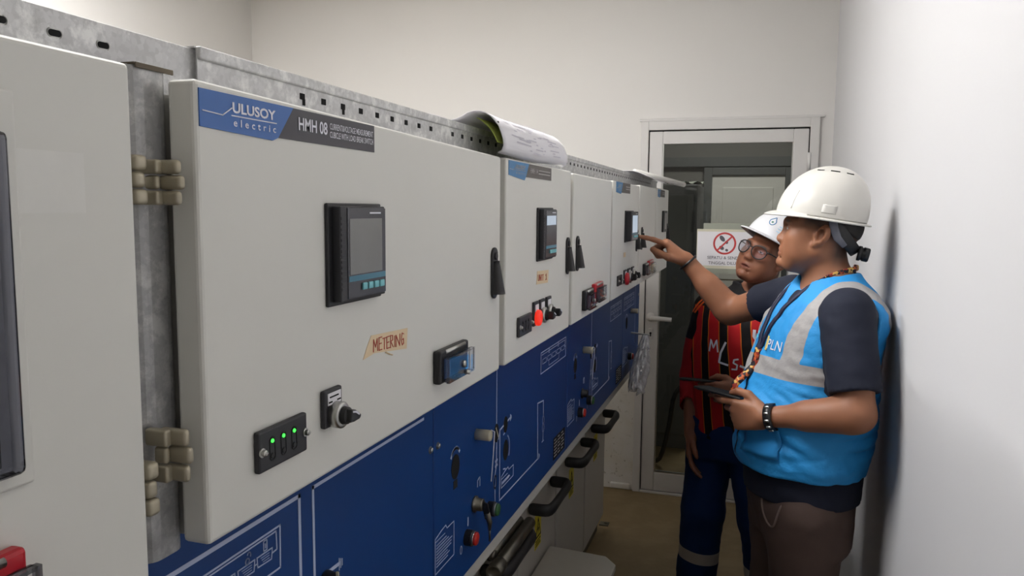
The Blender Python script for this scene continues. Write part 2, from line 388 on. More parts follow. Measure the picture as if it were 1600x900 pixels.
for i, (x0, x1, y0, y1, zt, lb) in enumerate(((-1.15, -.78, 5.15, 5.75, 1.80, 'dark grey cabinet behind the glass door, left one partly hidden by the switchgear'),
                                          (-.76, -.385, 5.15, 5.75, 1.765, 'dark grey tall cabinet seen through the left side of the door glass'))):
    cb = thing('control_cabinet', ((x0 + x1) / 2, (y0 + y1) / 2, 0), lb, 'cabinet')
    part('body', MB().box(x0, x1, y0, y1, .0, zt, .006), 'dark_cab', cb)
    part('door', MB().box(x0 + .02, x1 - .02, y0 - .02, y0, .1, zt - .06, .005), 'dark_cab', cb)
    part('handle', MB().box(x0 + .05, x0 + .07, y0 - .04, y0 - .02, .95, 1.1, .005), 'black', cb)
cb = thing('paper_sheet', (-.47, 5.3, 1.78), 'crumpled grey sheet on top of the cabinet behind the glass', 'paper')
def _f(u, v): return (-.50 + .14 * u, 5.2 + .2 * v, 1.772 + .02 * math.sin(u * 6 + v * 3) ** 2)
part('sheet', MB().grid(_f, 10, 8), 'tape_green', cb, True, solid=.002)
refl_curve = thing('cable', (-.45, 4.75, 0), 'black cable hanging in a curve behind the lower left door glass', 'cable')  # added dark tube stands for a reflection in the door glass
part('reflection_tube', MB().tube([(-.58, 4.78, .017), (-.53, 4.75, .03), (-.500, 4.75, .161), (-.469, 4.75, .327), (-.468, 4.75, .429), (-.432, 4.76, .513), (-.363, 4.80, .538), (-.30, 5.0, .50), (-.28, 5.10, .3), (-.28, 5.08, .016)], .016, 10), 'black', refl_curve, True, subsurf=1)

# ------------------------------------------------------------------ switchgear line-up
XLV, XBL, XLO, XBK = -0.405, -0.530, -0.680, -1.45       # front planes: low-voltage doors, blue panels, lower doors; back
ZT, ZD0, ZB0 = 1.683, 1.331, 0.873                       # door top, door bottom, blue panel bottom

def cubicle(y0, y1, label, lv0=None):
    c = thing('switchgear_cubicle', (-.95, (y0 + y1) / 2, 0), label, 'electrical cabinet', 'switchgear cubicles in the line-up')
    g = .003
    b = MB().box(XBK, XLV - .028, lv0 or y0 + g, y1 - g, ZD0 - .004, ZT + .004, .003)
    b.box(XBK, XBL - .016, y0 + g, y1 - g, ZB0 - .05, ZD0 - .003, .002).box(XBK, XLO - .022, y0 + g, y1 - g, .09, ZB0 - .045, .002)
    part('body', b, 'grey_side', c)
    part('plinth', MB().box(XBK + .03, XLO - .03, y0 + g, y1 - g, 0, .09, .002), 'plinth', c)
    return c

def blue_panel(c, y0, y1):
    p = part('mimic_panel', MB().box(XBL - .016, XBL, y0 + .0015, y1 - .0015, ZB0, ZD0 - .006, .0015), 'blue', c)
    return p

def lv_door(c, y0, y1, z0=ZD0, z1=ZT, z1b=None, bev=.004):
    mb = MB().box(XLV - .026, XLV, y0, y1, z0, z1, bev, 3)
    if z1b: mb.v = [(x, y, z + (z1b - z1) * (y - y0) / (y1 - y0) if z > (z0 + z1) / 2 else z) for x, y, z in mb.v]
    return part('instrument_door', mb, 'door_paint', c, label='light grey instrument door')

def swing_handle(d, y, z0=1.455, z1=1.538, x=XLV):
    b = MB().prism([(x, y + .014 * math.cos(a), (z1 - .014 if math.sin(a) > 0 else z0 + .014) + .014 * math.sin(a)) for a in [i * math.pi / 8 for i in range(16)]], (.004, 0, 0), .001)
    h_ = part('handle', b, 'black', d, label='black swing handle')
    lv = MB()
    n = 9
    def f(u, v):
        zz = z1 - .022 - (z1 - z0 - .03) * v; w = .0085 + .005 * v; dpt = .006 + .010 * v
        a = math.pi * u
        return (x + .004 + dpt * math.sin(a) ** .6, y - w * math.cos(a), zz)
    lv.grid(f, 9, n); m_ = 9
    lv.f.append(tuple(i for i in range(m_))); lv.f.append(tuple((n - 1) * m_ + i for i in range(m_))[::-1])
    part('lever', lv, 'handle_black', h_, True)
    part('lock_cylinder', MB().lathe((x + .004, y, z1 - .014), (1, 0, 0), [(.006, 0), (.006, .0025), (.004, .003)], 16), 'soft_black', h_)

def lower_door(c, y0, y1, handle=True, hy=None):
    d = part('compartment_door', MB().box(XLO - .02, XLO, y0 + .009, y1 - .009, .092, ZB0 - .012, .004), 'low_paint', c, label='light grey lower compartment door')
    part('gasket', MB().box(XLO - .0215, XLO - .0165, y0 + .002, y1 - .002, .095, ZB0 - .014), 'seal', d)
    if handle:
        m = hy or (y0 + y1) / 2; z = .628; a = .135; o = .058
        path = [(XLO, m - a, z), (XLO + .03, m - a, z), (XLO + .062, m - a, z), (XLO + .074, m - a + .012, z), (XLO + .076, m - a + .05, z), (XLO + .076, m, z), (XLO + .076, m + a - .05, z), (XLO + .074, m + a - .012, z), (XLO + .062, m + a, z), (XLO + .03, m + a, z), (XLO, m + a, z)]
        hm = MB().tube(path, [.022, .021, .021, .021, .018, .0155, .018, .021, .021, .021, .022], 14, .8, up=(0, 0, 1))
        part('handle', hm, 'handle_black', d, True, label='thick black pull handle', subsurf=1)
        lz, ly = .505, m - .01
        lab = part('warning_label', MB().box(XLO, XLO + .0012, ly - .038, ly + .038, lz - .06, lz + .06), 'yellow', d, label='yellow warning label with a black bolt in a triangle')
        X = XLO + .0012
        w = MB().ribbon([(ly - .03, lz - .022), (ly + .03, lz - .022), (ly, lz + .042)], .005, X, True)
        w.quad_yz([(ly + .006, lz + .022), (ly - .010, lz + .002), (ly - .001, lz + .002), (ly - .006, lz - .016), (ly + .011, lz + .007), (ly + .002, lz + .007)], X)
        for q_ in range(3): w.ribbon([(ly - .028, lz - .034 - q_ * .008), (ly + .028 - .01 * (q_ % 2), lz - .034 - q_ * .008)], .003, X)
        part('warning_symbol', w, 'hole', lab)
    return d

def screw(parent, y, z, x, r=.0045, name='screw', mat='chrome'):
    part(name, MB().lathe((x, y, z), (1, 0, 0), [(r * 1.5, 0), (r * 1.5, .001), (r, .0012), (r, .004), (r * .6, .005)], 14).box(x + .0048, x + .0054, y - r * .6, y + r * .6, z - r * .12, z + r * .12), mat, parent)

def nameplate(d, y0, y1, z0, z1, ym_b, ym_t, model=None, lines=(), worn=False, brand=True, dip=.003):
    x = XLV; t_ = .0008; zb = z0 - dip; w = y1 - y0; h_ = z1 - z0
    p = part('nameplate', MB().prism([(x, ym_b, z0), (x, y1, z0), (x, y1, z1), (x, ym_t, z1)], (t_, 0, 0)), 'worn_label' if worn else 'dark_label', d, label='blue and charcoal maker nameplate')
    part('brand_panel', MB().prism([(x, y0, z0), (x, ym_b - .25 * (ym_t - ym_b) - .002, zb), (x, ym_b, z0), (x, ym_t, z1), (x, y0, z1)], (t_ + .0003, 0, 0)), 'blue_label_b' if worn else 'blue_label', p)
    X = x + t_ + .0003; ey, ez = (0, 1, 0), (0, 0, 1); bw = ym_b - y0
    ink = MB()
    if brand:
        ink.text('ULUSOY', (X, y0 + .38 * bw, z0 + .50 * h_), ey, ez, .58 * bw, .30 * h_, bold=.03)
        ink.ribbon([(y0 + .03 * bw, z0 + .43 * h_), (y0 + .26 * bw, z0 + .39 * h_), (y0 + .37 * bw, z0 + .62 * h_)], h_ * .03, X)
        ink.ribbon([(y0 + .37 * bw, z0 + .42 * h_), (y0 + .97 * bw, z0 + .42 * h_)], h_ * .03, X)
        ink.text('electric', (X, y0 + .39 * bw, z0 + .13 * h_), ey, ez, .57 * bw, .21 * h_, bold=.012, space=1.7)
    X2 = x + t_; dw = y1 - ym_t
    if model:
        ink.text(model, (X2, ym_t + .05 * dw, z0 + .34 * h_), ey, ez, .32 * dw, .42 * h_, bold=.018)
    if lines:
        ink.text(lines[0], (X2, ym_t + .40 * dw, z0 + .555 * h_), ey, ez, .575 * dw, .21 * h_, bold=.003)
        ink.text(lines[1], (X2, ym_t + .40 * dw, z0 + .275 * h_), ey, ez, .575 * dw, .21 * h_, bold=.003)
    else:
        for k_ in (0, 1):
            for q_ in range(7):
                yy = ym_t + (.42 + .075 * q_) * dw
                ink.ribbon([(yy, z0 + (.40 + .24 * k_) * h_), (yy + .05 * dw, z0 + (.40 + .24 * k_) * h_)], h_ * .09, X2)
    part('lettering', ink, 'grey_ink' if worn else 'white_ink', p)

def power_meter(d, y0, y1, z0=1.501, z1=1.604, lit=None, p=.013):
    x = XLV
    m = part('power_meter', MB().box(x, x + .004, y0, y1, z0, z1, .0015), 'black', d, label='black panel-mounted power meter')
    a, b = y0 + .009, y1 - .008; c0, c1 = z0 + .004, z1 - .003; w = b - a; h_ = c1 - c0
    bodyb = MB().box(x + .003, x + p, a, b, c0, c1, .0015)
    for k_ in range(14): bodyb.box(x + p - .0004, x + p + .0006, a + .001, a + .010, c0 + .012 + k_ * (h_ - .02) / 14, c0 + .012 + (k_ + .5) * (h_ - .02) / 14)
    part('housing', bodyb, 'soft_black', m)
    X = x + p
    part('bezel', MB().box(X, X + .0008, a + .012 * w / .09, b - .001, c0 + .003, c1 - .002), 'bezel', m)
    part('screen', MB().box(X + .0008, X + .0012, a + .17 * w, b - .1 * w, c0 + .28 * h_, c1 - .13 * h_), lit or 'screen', m, label='lit display' if lit else 'grey display')
    part('strip', MB().box(X + .0008, X + .0012, a + .15 * w, b - .02 * w, c0 + .205 * h_, c0 + .265 * h_), 'teal_strip', m)
    for k_ in range(4):
        yb = a + (.42 + .135 * k_) * w
        part('button', MB().box(X + .0008, X + .003, yb, yb + .1 * w, c0 + .10 * h_, c0 + .175 * h_, .0008), 'teal', m)
    ink = MB().ribbon([(a + .62 * w, c1 - .07 * h_), (a + .86 * w, c1 - .07 * h_)], .0016, X + .0008)
    part('print', ink, 'white_ink', m)
    return m, X, a, b, c0, c1

def breaker_window(d, y0, y1, z0, z1, mat='black', face='navy_in', p=.016):
    x = XLV
    m = part('breaker_window', MB().box(x, x + p * .7, y0, y1, z0, z1, .003), mat, d, label=('red' if 'red' in mat else 'black') + ' breaker housing with clear flap')
    fb = MB().box(x + p * .7, x + p * .7 + .001, y0 + .012, y1 - .008, z0 + .006, z1 - .012)
    part('breaker', fb, face, m)
    k_ = MB().cyl((x + p * .6, y0 + .02, z1 - .004), (x + p * .6, y1 - .014, z1 - .004), .0032, n=12)
    part('hinge_pin', k_, 'chrome', m, True)
    part('cover', MB().box(x + p * .75, x + p + .004, y0 + .010, y1 + .001, z0 + .001, z1 - .010, .0025), 'clear', m, label='clear flap')
    part('cover_rim', MB().box(x + p, x + p + .0045, y0 + .009, y0 + .012, z0 + .001, z1 - .010).box(x + p, x + p + .0045, y0 + .012, y1, z0 + .001, z0 + .004).box(x + p, x + p + .0045, y1 - .002, y1 + .001, z0 + .004, z1 - .01).box(x + p, x + p + .0045, y0 + .012, y1 - .002, z1 - .0125, z1 - .01), 'clear', m)
    yc = (y0 + y1) / 2 + .008; zc = (z0 + z1) / 2
    part('latch', MB().lathe((x + p + .004, yc, zc - .004), (1, 0, 0), [(.005, 0), (.005, .003), (.003, .004)], 14).cyl((x + p + .004, yc + .004, zc - .016), (x + p + .012, yc + .006, zc - .017), .003), 'chrome', m, True)

def voltage_indicator(d, y0, y1, z0, z1, lit=True):
    x = XLV; w = y1 - y0; h_ = z1 - z0
    m = part('voltage_indicator', MB().box(x, x + .006, y0, y1, z0, z1, .002), 'soft_black', d, label='black indicator block with three slots')
    for k_ in range(3):
        yc = y0 + w * (.255 + .225 * k_); X = x + .006
        pts = [(yc + .0040 * math.cos(a), z0 + h_ * (.66 if math.sin(a) > 0 else .32) + .0042 * math.sin(a)) for a in [i * math.pi / 6 for i in range(12)]]
        s_ = part('socket', MB().ribbon(pts, .0008, X, True).lathe((X, yc, z0 + .32 * h_), (1, 0, 0), [(.0026, 0), (.0026, .0008)], 14), 'black', m)
        part('led', MB().lathe((X, yc, z0 + .68 * h_), (1, 0, 0), [(.0017, 0), (.0017, .0008), (.001, .0014)], 14), 'led_green' if lit else 'soft_black', m, True)
    for yy in (y0 + .004, y1 - .004): screw(m, yy, z0 + .5 * h_, x + .006, .0028)

def pilot(d, y, z0, z1, kind, w=.030):
    x = XLV
    m = part('control_switch' if kind != 'lamp' else 'pilot_lamp', MB().box(x, x + .005, y - w / 2, y + w / 2, z0, z1, .0015), 'soft_black', d)
    part('legend', MB().box(x + .005, x + .0058, y - w * .33, y + w * .33, z1 - .4 * (z1 - z0), z1 - .12 * (z1 - z0)), 'paper', m)
    zc = z0 + (z1 - z0) * .33; r = w * .46
    if kind == 'lamp':
        part('lens', MB().lathe((x + .005, y, zc), (1, 0, 0), [(r, 0), (r, .005), (r * .9, .008), (r * .5, .009)], 24), 'lamp_red', m, True, label='lit red lens')
    elif kind == 'redlamp':
        part('lens', MB().lathe((x + .005, y, zc), (1, 0, 0), [(r, 0), (r, .006), (r * .9, .010), (r * .5, .012)], 24), 'red_cover', m, True, label='unlit red lens')
    else:
        part('ring', MB().lathe((x + .005, y, zc), (1, 0, 0), [(r, 0), (r, .006), (r * .86, .0075), (r * .7, .0075)], 28), 'chrome', m, True)
        kb = MB().lathe((x + .0125, y, zc), (1, 0, 0), [(r * .7, 0), (r * .66, .004), (r * .4, .005)], 24)
        kb.prism([(x + .013, y - r * .25, zc + r * .55), (x + .013, y + r * .5, zc + r * .35), (x + .013, y + r * 1.05, zc - r * .05), (x + .013, y + r * .5, zc - r * .45), (x + .013, y - r * .4, zc - r * .5)], (.016, 0, 0), .002)
        part('knob', kb, 'black', m)
        part('pointer', MB().prism([(x + .029, y - r * .1, zc + r * .42), (x + .029, y + r * .75, zc + r * .05), (x + .029, y + r * .75, zc - r * .05), (x + .029, y - r * .1, zc + r * .28)], (.0006, 0, 0)), 'white_ink', m)

def hinge(parent, y, z0, z1, side):      # three stacked rounded knuckles on the post
    hh = (z1 - z0) / 3
    for k_ in range(3):
        a, b = z0 + k_ * hh + .0004, z0 + (k_ + 1) * hh - .0004
        mb = MB()
        if side > 0:
            if k_ == 1: mb.box(-.432, -.420, y + .002, y + .008, a, b, .0028, 3).box(-.424, -.403, y + .007, y + .0138, a, b, .003, 3)
            else: mb.box(-.438, -.418, y, y + .0075, a, b, .0022, 3).box(-.430, -.405, y + .006, y + .0125, a, b, .0030, 3)
        else:
            mb.box(-.438, -.414, y - .008, y + (.004 if k_ != 1 else .002), a, b, .0034, 3)
        part('hinge_knuckle', mb, 'hinge', parent, True)

W = .0029
def earth(mb, y, z, d=(1, 0), s=1.0, x=XBL):
    for i, hh in enumerate((.016, .011, .006)):
        o = .004 * i * s; hh *= s * .5
        cy, cz = y + d[0] * o, z + d[1] * o
        mb.ribbon([(cy - d[1] * hh, cz - d[0] * hh), (cy + d[1] * hh, cz + d[0] * hh)], .0017 * s, x)
def ell(mb, y, z, a, b, w=W, x=XBL, n=24, a0=0, a1=2 * math.pi):
    full = abs(a1 - a0 - 2 * math.pi) < 1e-6
    pts = [(y + a * math.cos(a0 + (a1 - a0) * i / n), z + b * math.sin(a0 + (a1 - a0) * i / n)) for i in range(n + (0 if full else 1))]
    mb.ribbon(pts, w, x, full)
def note(mb, y0, y1, z0, z1, rows=6, x=XBL):
    mb.ribbon([(y0, z0), (y1, z0), (y1, z1), (y0 + .62 * (y1 - y0), z1), (y0 + .55 * (y1 - y0), z1 + .008), (y0 + .03, z1 + .006), (y0, z1)], .0016, x, True)
    mb.ribbon([(y0, z1 - .006), (y0 + .5 * (y1 - y0), z1 - .006)], .0012, x)
    for k_ in range(rows):
        zz = z1 - .014 - (z1 - z0 - .02) * k_ / rows; e = random.uniform(.55, .92)
        mb.ribbon([(y0 + .006, zz), (y0 + e * (y1 - y0), zz)], .0014, x)
def flow(mb, y0, y1, z0, z1, x=XBL):      # little interlock flow chart
    mb.ribbon([(y0, z0), (y1, z0), (y1, z1), (y0, z1)], .0022, x, True)
    mb.ribbon([(y0 + .008, z1 - .007), (y1 - .012, z1 - .007), (y1 - .012, z1 - .025)], .0016, x)
    w = y1 - y0; zc = z0 + .42 * (z1 - z0)
    for k_ in range(5):
        a = y0 + .06 * w + k_ * .185 * w; b = a + .14 * w
        mb.ribbon([(a, zc), (b, zc), (b, zc + .012), (a, zc + .012)], .0013, x, True)
        mb.ribbon([(b, zc + .006), (b + .045 * w, zc + .006)], .0013, x)
        if k_ in (1, 3): mb.ribbon([(a + .04 * w, zc + .02), (a + .04 * w, zc + .03), (a + .07 * w, zc + .03), (a + .07 * w, zc + .02)], .0012, x, True)
    mb.ribbon([(y0 + .3 * w, zc), (y0 + .3 * w, z0 + .008), (y0 + .7 * w, z0 + .008), (y0 + .7 * w, zc)], .0014, x)

def hole(p, y, z, a, b, name='lever_opening', n=24):
    part(name, MB().prism([(XBL, y + a * math.cos(2 * math.pi * i / n), z + b * math.sin(2 * math.pi * i / n)) for i in range(n)], (.0009, 0, 0)), 'hole', p)
def push(p, y, z, mat, r=.014):
    o = part('push_button', MB().lathe((XBL, y, z), (1, 0, 0), [(r * 1.15, 0), (r * 1.15, .014), (r, .016)], 24), 'black', p)
    part('cap', MB().lathe((XBL + .016, y, z), (1, 0, 0), [(r * .95, 0), (r * .95, .006), (r * .8, .008)], 24), mat, o, True, label=mat + ' cap')
    part('cap_rim', MB().lathe((XBL + .0155, y, z), (1, 0, 0), [(r * 1.0, 0), (r * 1.02, .0025), (r * .97, .003)], 24), 'chrome', o, True)
def peg(p, y, z, L=.032, r=.0115):
    q = part('viewing_peg', MB().lathe((XBL, y, z), (1, 0, 0), [(r, 0), (r, L * .9), (r * .9, L), (r * .4, L)], 20), 'ivory', p, True, label='ivory round peg')
    return q

# switch section drawing shared by the load-break cubicles (y offset o)
def switch_section(p, o, far=1.0, key=True, note_=True):
    ink = MB(); w = W * far
    yv = 1.557 + o
    ink.ribbon([(yv, 1.30), (yv, 1.131)], w, XBL)
    ink.ribbon([(yv + .002, 1.088), (yv, 1.047)], w, XBL)
    ink.ribbon([(1.572 + o, 1.093), (1.581 + o, 1.110), (1.654 + o, 1.119)], w * 1.3, XBL)
    ink.ribbon([(yv, 1.09), (1.572 + o, 1.095)], w, XBL)
    earth(ink, 1.656 + o, 1.119, (1, 0), .9)
    ink.ribbon([(1.581 + o, 1.110), (1.580 + o, .948), (1.895 + o, .945), (1.888 + o, 1.096), (1.945 + o, 1.090), (1.947 + o, 1.047)], w * 1.1, XBL)
    earth(ink, 1.905 + o, .949, (1, 0), .9)
    ell(ink, 1.946 + o, 1.036, .008, .012, w); ell(ink, 1.946 + o, 1.016, .008, .012, w)
    ink.ribbon([(1.945 + o, 1.003), (1.944 + o, .979)], w, XBL); ink.ribbon([(1.936 + o, .979), (1.952 + o, .979)], w, XBL)
    ink.ribbon([(yv - .006, 1.048), (yv + .006, 1.036)], w * 1.6, XBL); ink.ribbon([(yv + .006, 1.048), (yv - .006, 1.036)], w * 1.6, XBL)
    ink.ribbon([(yv, 1.036), (yv - .008, 1.018)], w, XBL); ell(ink, yv - .008, 1.002, .008, .014, w * 1.7); ink.ribbon([(yv - .008, .988), (yv - .007, .958)], w, XBL)
    ell(ink, 1.622 + o, 1.052, .030, .034, w, a0=-.6, a1=1.0, n=10)
    ink.ribbon([(1.607 + o, 1.092), (1.622 + o, 1.096)], w, XBL); ink.ribbon([(1.607 + o, 1.012), (1.622 + o, 1.008)], w, XBL)
    ell(ink, 1.316 + o, 1.118, .026, .03, w * 2, a0=.7, a1=2.5, n=8)
    if note_:
        note(ink, 1.592 + o, 1.682 + o, .972, .998, 4); note(ink, 1.220 + o, 1.309 + o, .942, 1.008, 8)
    ink.text('I', (XBL, 1.506 + o, .927), (0, 1, 0), (0, 0, 1), .004, .016); ink.text('0', (XBL, 1.340 + o, .925), (0, 1, 0), (0, 0, 1), .012, .018)
    ink.ribbon([(1.384 + o, .984), (1.384 + o, .970)], w * 1.3, XBL)
    ink.ribbon([(1.438 + o, 1.030), (1.438 + o, 1.042), (1.446 + o, 1.046)], w * .8, XBL); ink.ribbon([(1.452 + o, 1.028), (1.452 + o, 1.046)], w * .8, XBL)
    part('mimic_lines', ink, 'line', p)
    hole(p, 1.316 + o, 1.112, .020, .024); part('slot_opening', MB().box(XBL, XBL + .0009, 1.306 + o, 1.325 + o, 1.070, 1.086), 'hole', p)
    hole(p, 1.556 + o, 1.110, .014, .021, 'position_indicator'); hole(p, 1.620 + o, 1.112, .014, .019, 'position_indicator'); hole(p, 1.622 + o, 1.052, .018, .024)
    part('indicator_flag', MB().ribbon([(1.552 + o, 1.122), (1.566 + o, 1.100)], .0035, XBL + .001), 'ivory', p)
    pg = peg(p, 1.430 + o, 1.143)
    part('lead_seal_wire', MB().tube([(XBL + .032, 1.43 + o, 1.155), (XBL + .037, 1.437 + o, 1.150), (XBL + .034, 1.438 + o, 1.10), (XBL + .030, 1.438 + o, 1.045)], .0011, 6), 'white_ink', p)
    push(p, 1.375 + o, .948, 'red'); push(p, 1.508 + o, .957, 'green')
    lk = part('key_lock', MB().lathe((XBL, 1.420 + o, 1.000), (1, 0, 0), [(.017, 0), (.017, .004), (.013, .006), (.013, .018), (.011, .020)], 24), 'steel' if key else 'black', p, True)
    if key:
        part('key', MB().prism([(XBL + .020, 1.416 + o, 1.0 + .008), (XBL + .03, 1.416 + o, 1.006), (XBL + .034, 1.416 + o, .990), (XBL + .030, 1.416 + o, .972), (XBL + .024, 1.416 + o, .972), (XBL + .020, 1.416 + o, .99)], (0, .003, 0), .001), 'black', lk)
        part('spare_key', MB().tube([(XBL + .028, 1.419 + o, .985), (XBL + .032, 1.424 + o, .965), (XBL + .030, 1.43 + o, .945)], [.006, .006, .003], 8).tube([(XBL + .03, 1.43 + o, .945), (XBL + .028, 1.437 + o, .918)], .0024, 6), 'steel', lk, True)
    pl = part('rating_plate', MB().box(XBL, XBL + .001, 2.058 + o, 2.190 + o, .888, .952), 'hole', p, label='black rating plate')
    rt = MB()
    for k_ in range(6):
        for c_ in range(3): rt.ribbon([(2.066 + o + c_ * .041, .945 - k_ * .0095), (2.066 + o + c_ * .041 + random.uniform(.014, .032), .945 - k_ * .0095)], .0028, XBL + .001)
    part('rating_print', rt, 'grey_ink', pl)

# ---- cubicle nearest the camera
cA = cubicle(-.42, .432, 'nearest light grey switchgear cubicle cut off by the left edge, with a smoked window door')
dA = lv_door(cA, -.40, .4235, z1=1.6945)
wf = part('window_frame', MB().box(XLV, XLV + .004, .02, .334, 1.437, 1.664, .0035, 3), 'door_paint', dA)
part('smoked_window', MB().box(XLV + .004, XLV + .012, .03, .3235, 1.4465, 1.64, .0045, 3), 'smoked', dA, label='smoked protective relay window with round corners')
part('relay', MB().box(XLV + .004, XLV + .006, .05, .312, 1.452, 1.632, .001), 'black', dA)
part('relay_face', MB().box(XLV + .006, XLV + .007, .07, .298, 1.47, 1.62, .0004), 'soft_black', dA)
part('tape_residue', MB().box(XLV, XLV + .0004, .334, .382, 1.595, 1.632), 'residue', dA)
breaker_window(dA, .20, .320, 1.335, 1.4045, 'red_cover', 'plum_in')
blue_panel(cA, -.42, .432); lower_door(cA, -.42, .432, False)

# ---- metering cubicle, the big door
cB = cubicle(.433, 1.213, 'wide metering switchgear cubicle with a taped red handwritten note on its door', .503)
dB = lv_door(cB, .485, 1.2035, z1=1.695, z1b=1.684)
nameplate(dB, .4885, .766, 1.6600, 1.6885, .588, .612, 'HMH 08', ('CURRENT&VOLTAGE MEASUREMENT', 'CUBICLE WITH LOAD BREAK SWITCH'))
power_meter(dB, .662, .774)
swing_handle(dB, 1.168)
tp = part('masking_tape', MB().prism([(XLV, .736, 1.4345), (XLV, .762, 1.4375), (XLV, .845, 1.4285), (XLV, .848, 1.4535), (XLV, .755, 1.4585), (XLV, .745, 1.447)], (.0006, 0, 0)), 'tape', dB, label='cream tape strip lettered METERING in red')
mk = MB(); XX = XLV + .0006
def strokes(mb, y, z, w, h, segs, lw, x=XX, slant=0.0, rise=0.0):
    for s_ in segs: mb.ribbon([(y + px * w + slant * pz * h, z + pz * h + rise * (y + px * w)) for px, pz in s_], lw, x)
LET = {'M': [[(0, 0), (.08, 1), (.5, .35), (.9, 1), (1, 0)]], 'E': [[(1, 1), (0, 1), (0, 0), (1, 0)], [(0, .5), (.8, .52)]], 'T': [[(0, 1), (1, 1)], [(.5, 1), (.45, 0)]],
       'R': [[(0, 0), (.05, 1), (.8, .95), (.85, .6), (.1, .5), (1, 0)]], 'I': [[(.5, 1), (.5, 0)]], 'N': [[(0, 0), (0, 1), (.9, 0), (1, 1)]], 'G': [[(1, .9), (.4, 1), (0, .5), (.4, 0), (.95, .1), (.9, .5), (.5, .45)]],
       'U': [[(0, 1), (.1, .1), (.5, 0), (.9, .1), (1, 1)]], '1': [[(.3, .8), (.6, 1), (.6, 0)], [(.2, 0), (1, 0)]]}
yy = .759
for i_, ch in enumerate('METERING'):
    w_ = .0042 if ch == 'I' else (.0125 if ch in 'MN' else .0085)
    strokes(mk, yy, 1.4395 - i_ * .0006, w_ * .82, .0135 + .001 * math.sin(i_ * 2.1), LET[ch], .0010); yy += w_ + .001
part('lettering', mk, 'red_ink', tp)
part('tape_tear', MB().tube([(XLV + .001, .788, 1.434), (XLV + .004, .793, 1.431), (XLV + .003, .802, 1.4285)], .0011, 6, .4), 'tape', tp)
voltage_indicator(dB, .543, .617, 1.3705, 1.4075)
# lighting selector
sm = part('control_switch', MB().box(XLV, XLV + .006, .6485, .682, 1.381, 1.4195, .002), 'soft_black', dB, label='black selector switch with a chrome ring')
part('legend', MB().box(XLV + .006, XLV + .0068, .6535, .678, 1.404, 1.416), 'paper', sm)
lg = MB()
for k_, (a_, b_) in enumerate(((.657, .672), (.655, .660), (.671, .676))): lg.ribbon([(a_, 1.412 - .005 * (k_ > 0)), (b_, 1.412 - .005 * (k_ > 0))], .0014, XLV + .0068)
part('legend_print', lg, 'hole', sm)
part('ring', MB().lathe((XLV + .006, .6665, 1.3925), (1, 0, 0), [(.0135, 0), (.0135, .009), (.0122, .0105), (.0095, .0105)], 32), 'chrome', sm, True)
kb = MB().lathe((XLV + .0165, .6665, 1.3925), (1, 0, 0), [(.0092, 0), (.0085, .005), (.006, .0065)], 28)
kb.prism([(XLV + .018, .6625, 1.4005), (XLV + .018, .672, 1.398), (XLV + .018, .683, 1.3905), (XLV + .018, .680, 1.3865), (XLV + .018, .668, 1.386), (XLV + .018, .660, 1.387)], (.010, 0, 0), .002)
part('knob', kb, 'black', sm)
part('pointer', MB().prism([(XLV + .028, .664, 1.3985), (XLV + .028, .671, 1.3970), (XLV + .028, .6775, 1.3925), (XLV + .028, .676, 1.3915), (XLV + .028, .670, 1.3953), (XLV + .028, .664, 1.3967)], (.0006, 0, 0)), 'white_ink', sm)
breaker_window(dB, .925, 1.030, 1.3655, 1.411)
# corner post with its hinges and the frame lip over it
pb = MB(); pr = .012; pts = []
for (cx_, cy_, a0) in ((-.452, .488, 0), (-.452, .472, 90), (-.50, .472, 180), (-.50, .488, 270)):
    for i_ in range(6):
        a = math.radians(a0 - 90 + 90 * i_ / 5)
        pts.append((cx_ + pr * math.sin(a + math.pi / 2) if False else cx_ + pr * math.cos(math.radians(a0 + 90 * i_ / 5 + 0)) , cy_ + pr * math.sin(math.radians(a0 + 90 * i_ / 5)), 1.322))
# ordered outline: rounded rectangle in plan
pts = []
for (cx_, cy_, a0) in ((-.450, .486, 0), (-.50, .486, 90), (-.50, .470, 180), (-.450, .470, 270)):
    for i_ in range(6):
        a = math.radians(a0 + 18 * i_); pts.append((cx_ + pr * math.cos(a), cy_ + pr * math.sin(a), 1.322))
post = part('corner_post', MB().prism(pts, (0, 0, .381)), 'galv_dark', cB, label='galvanised corner post')
part('frame_lip', MB().box(-.449, -.4365, .460, .499, 1.7025, 1.7042, .0006).box(-.4372, -.4357, .461, .499, 1.7002, 1.7042, .0005), 'plinth', cB)
hinge(post, .4575, 1.600, 1.634, 1); hinge(post, .4565, 1.390, 1.432, 1)
hinge(post, .4425, 1.600, 1.636, -1); hinge(post, .4425, 1.372, 1.413, -1)
pB = blue_panel(cB, .433, 1.213)
ink = MB(); w2 = .0052
ink.ribbon([(.40 + .06, 1.243), (.798, 1.243), (.799, .90)], w2, XBL)
ink.ribbon([(1.17, 1.243), (.829, 1.243), (.830, .90)], w2 * .9, XBL)
ink.ribbon([(.56, 1.220), (.757, 1.222), (.756, 1.170), (.56, 1.172)], .0022, XBL, True)
ink.ribbon([(.57, 1.2165), (.749, 1.218), (.750, 1.1955), (.741, 1.1945)], .0017, XBL)
for (a, b) in ((.713, .741), (.679, .708), (.645, .673)):
    ink.ribbon([(a, 1.189), (b - .002, 1.188), (b, 1.201), (a - .001, 1.201)], .0014, XBL, True)
    for k_ in range(3): ink.ribbon([(a + .006 + .002 * k_, 1.1975 - .003 * k_), (b - .006, 1.1975 - .003 * k_)], .0006, XBL)
    ink.ribbon([(a - .001, 1.194), (a - .006, 1.194)], .0014, XBL)
ink.ribbon([(.640, 1.197), (.652, 1.206), (.664, 1.197)], .0015, XBL)
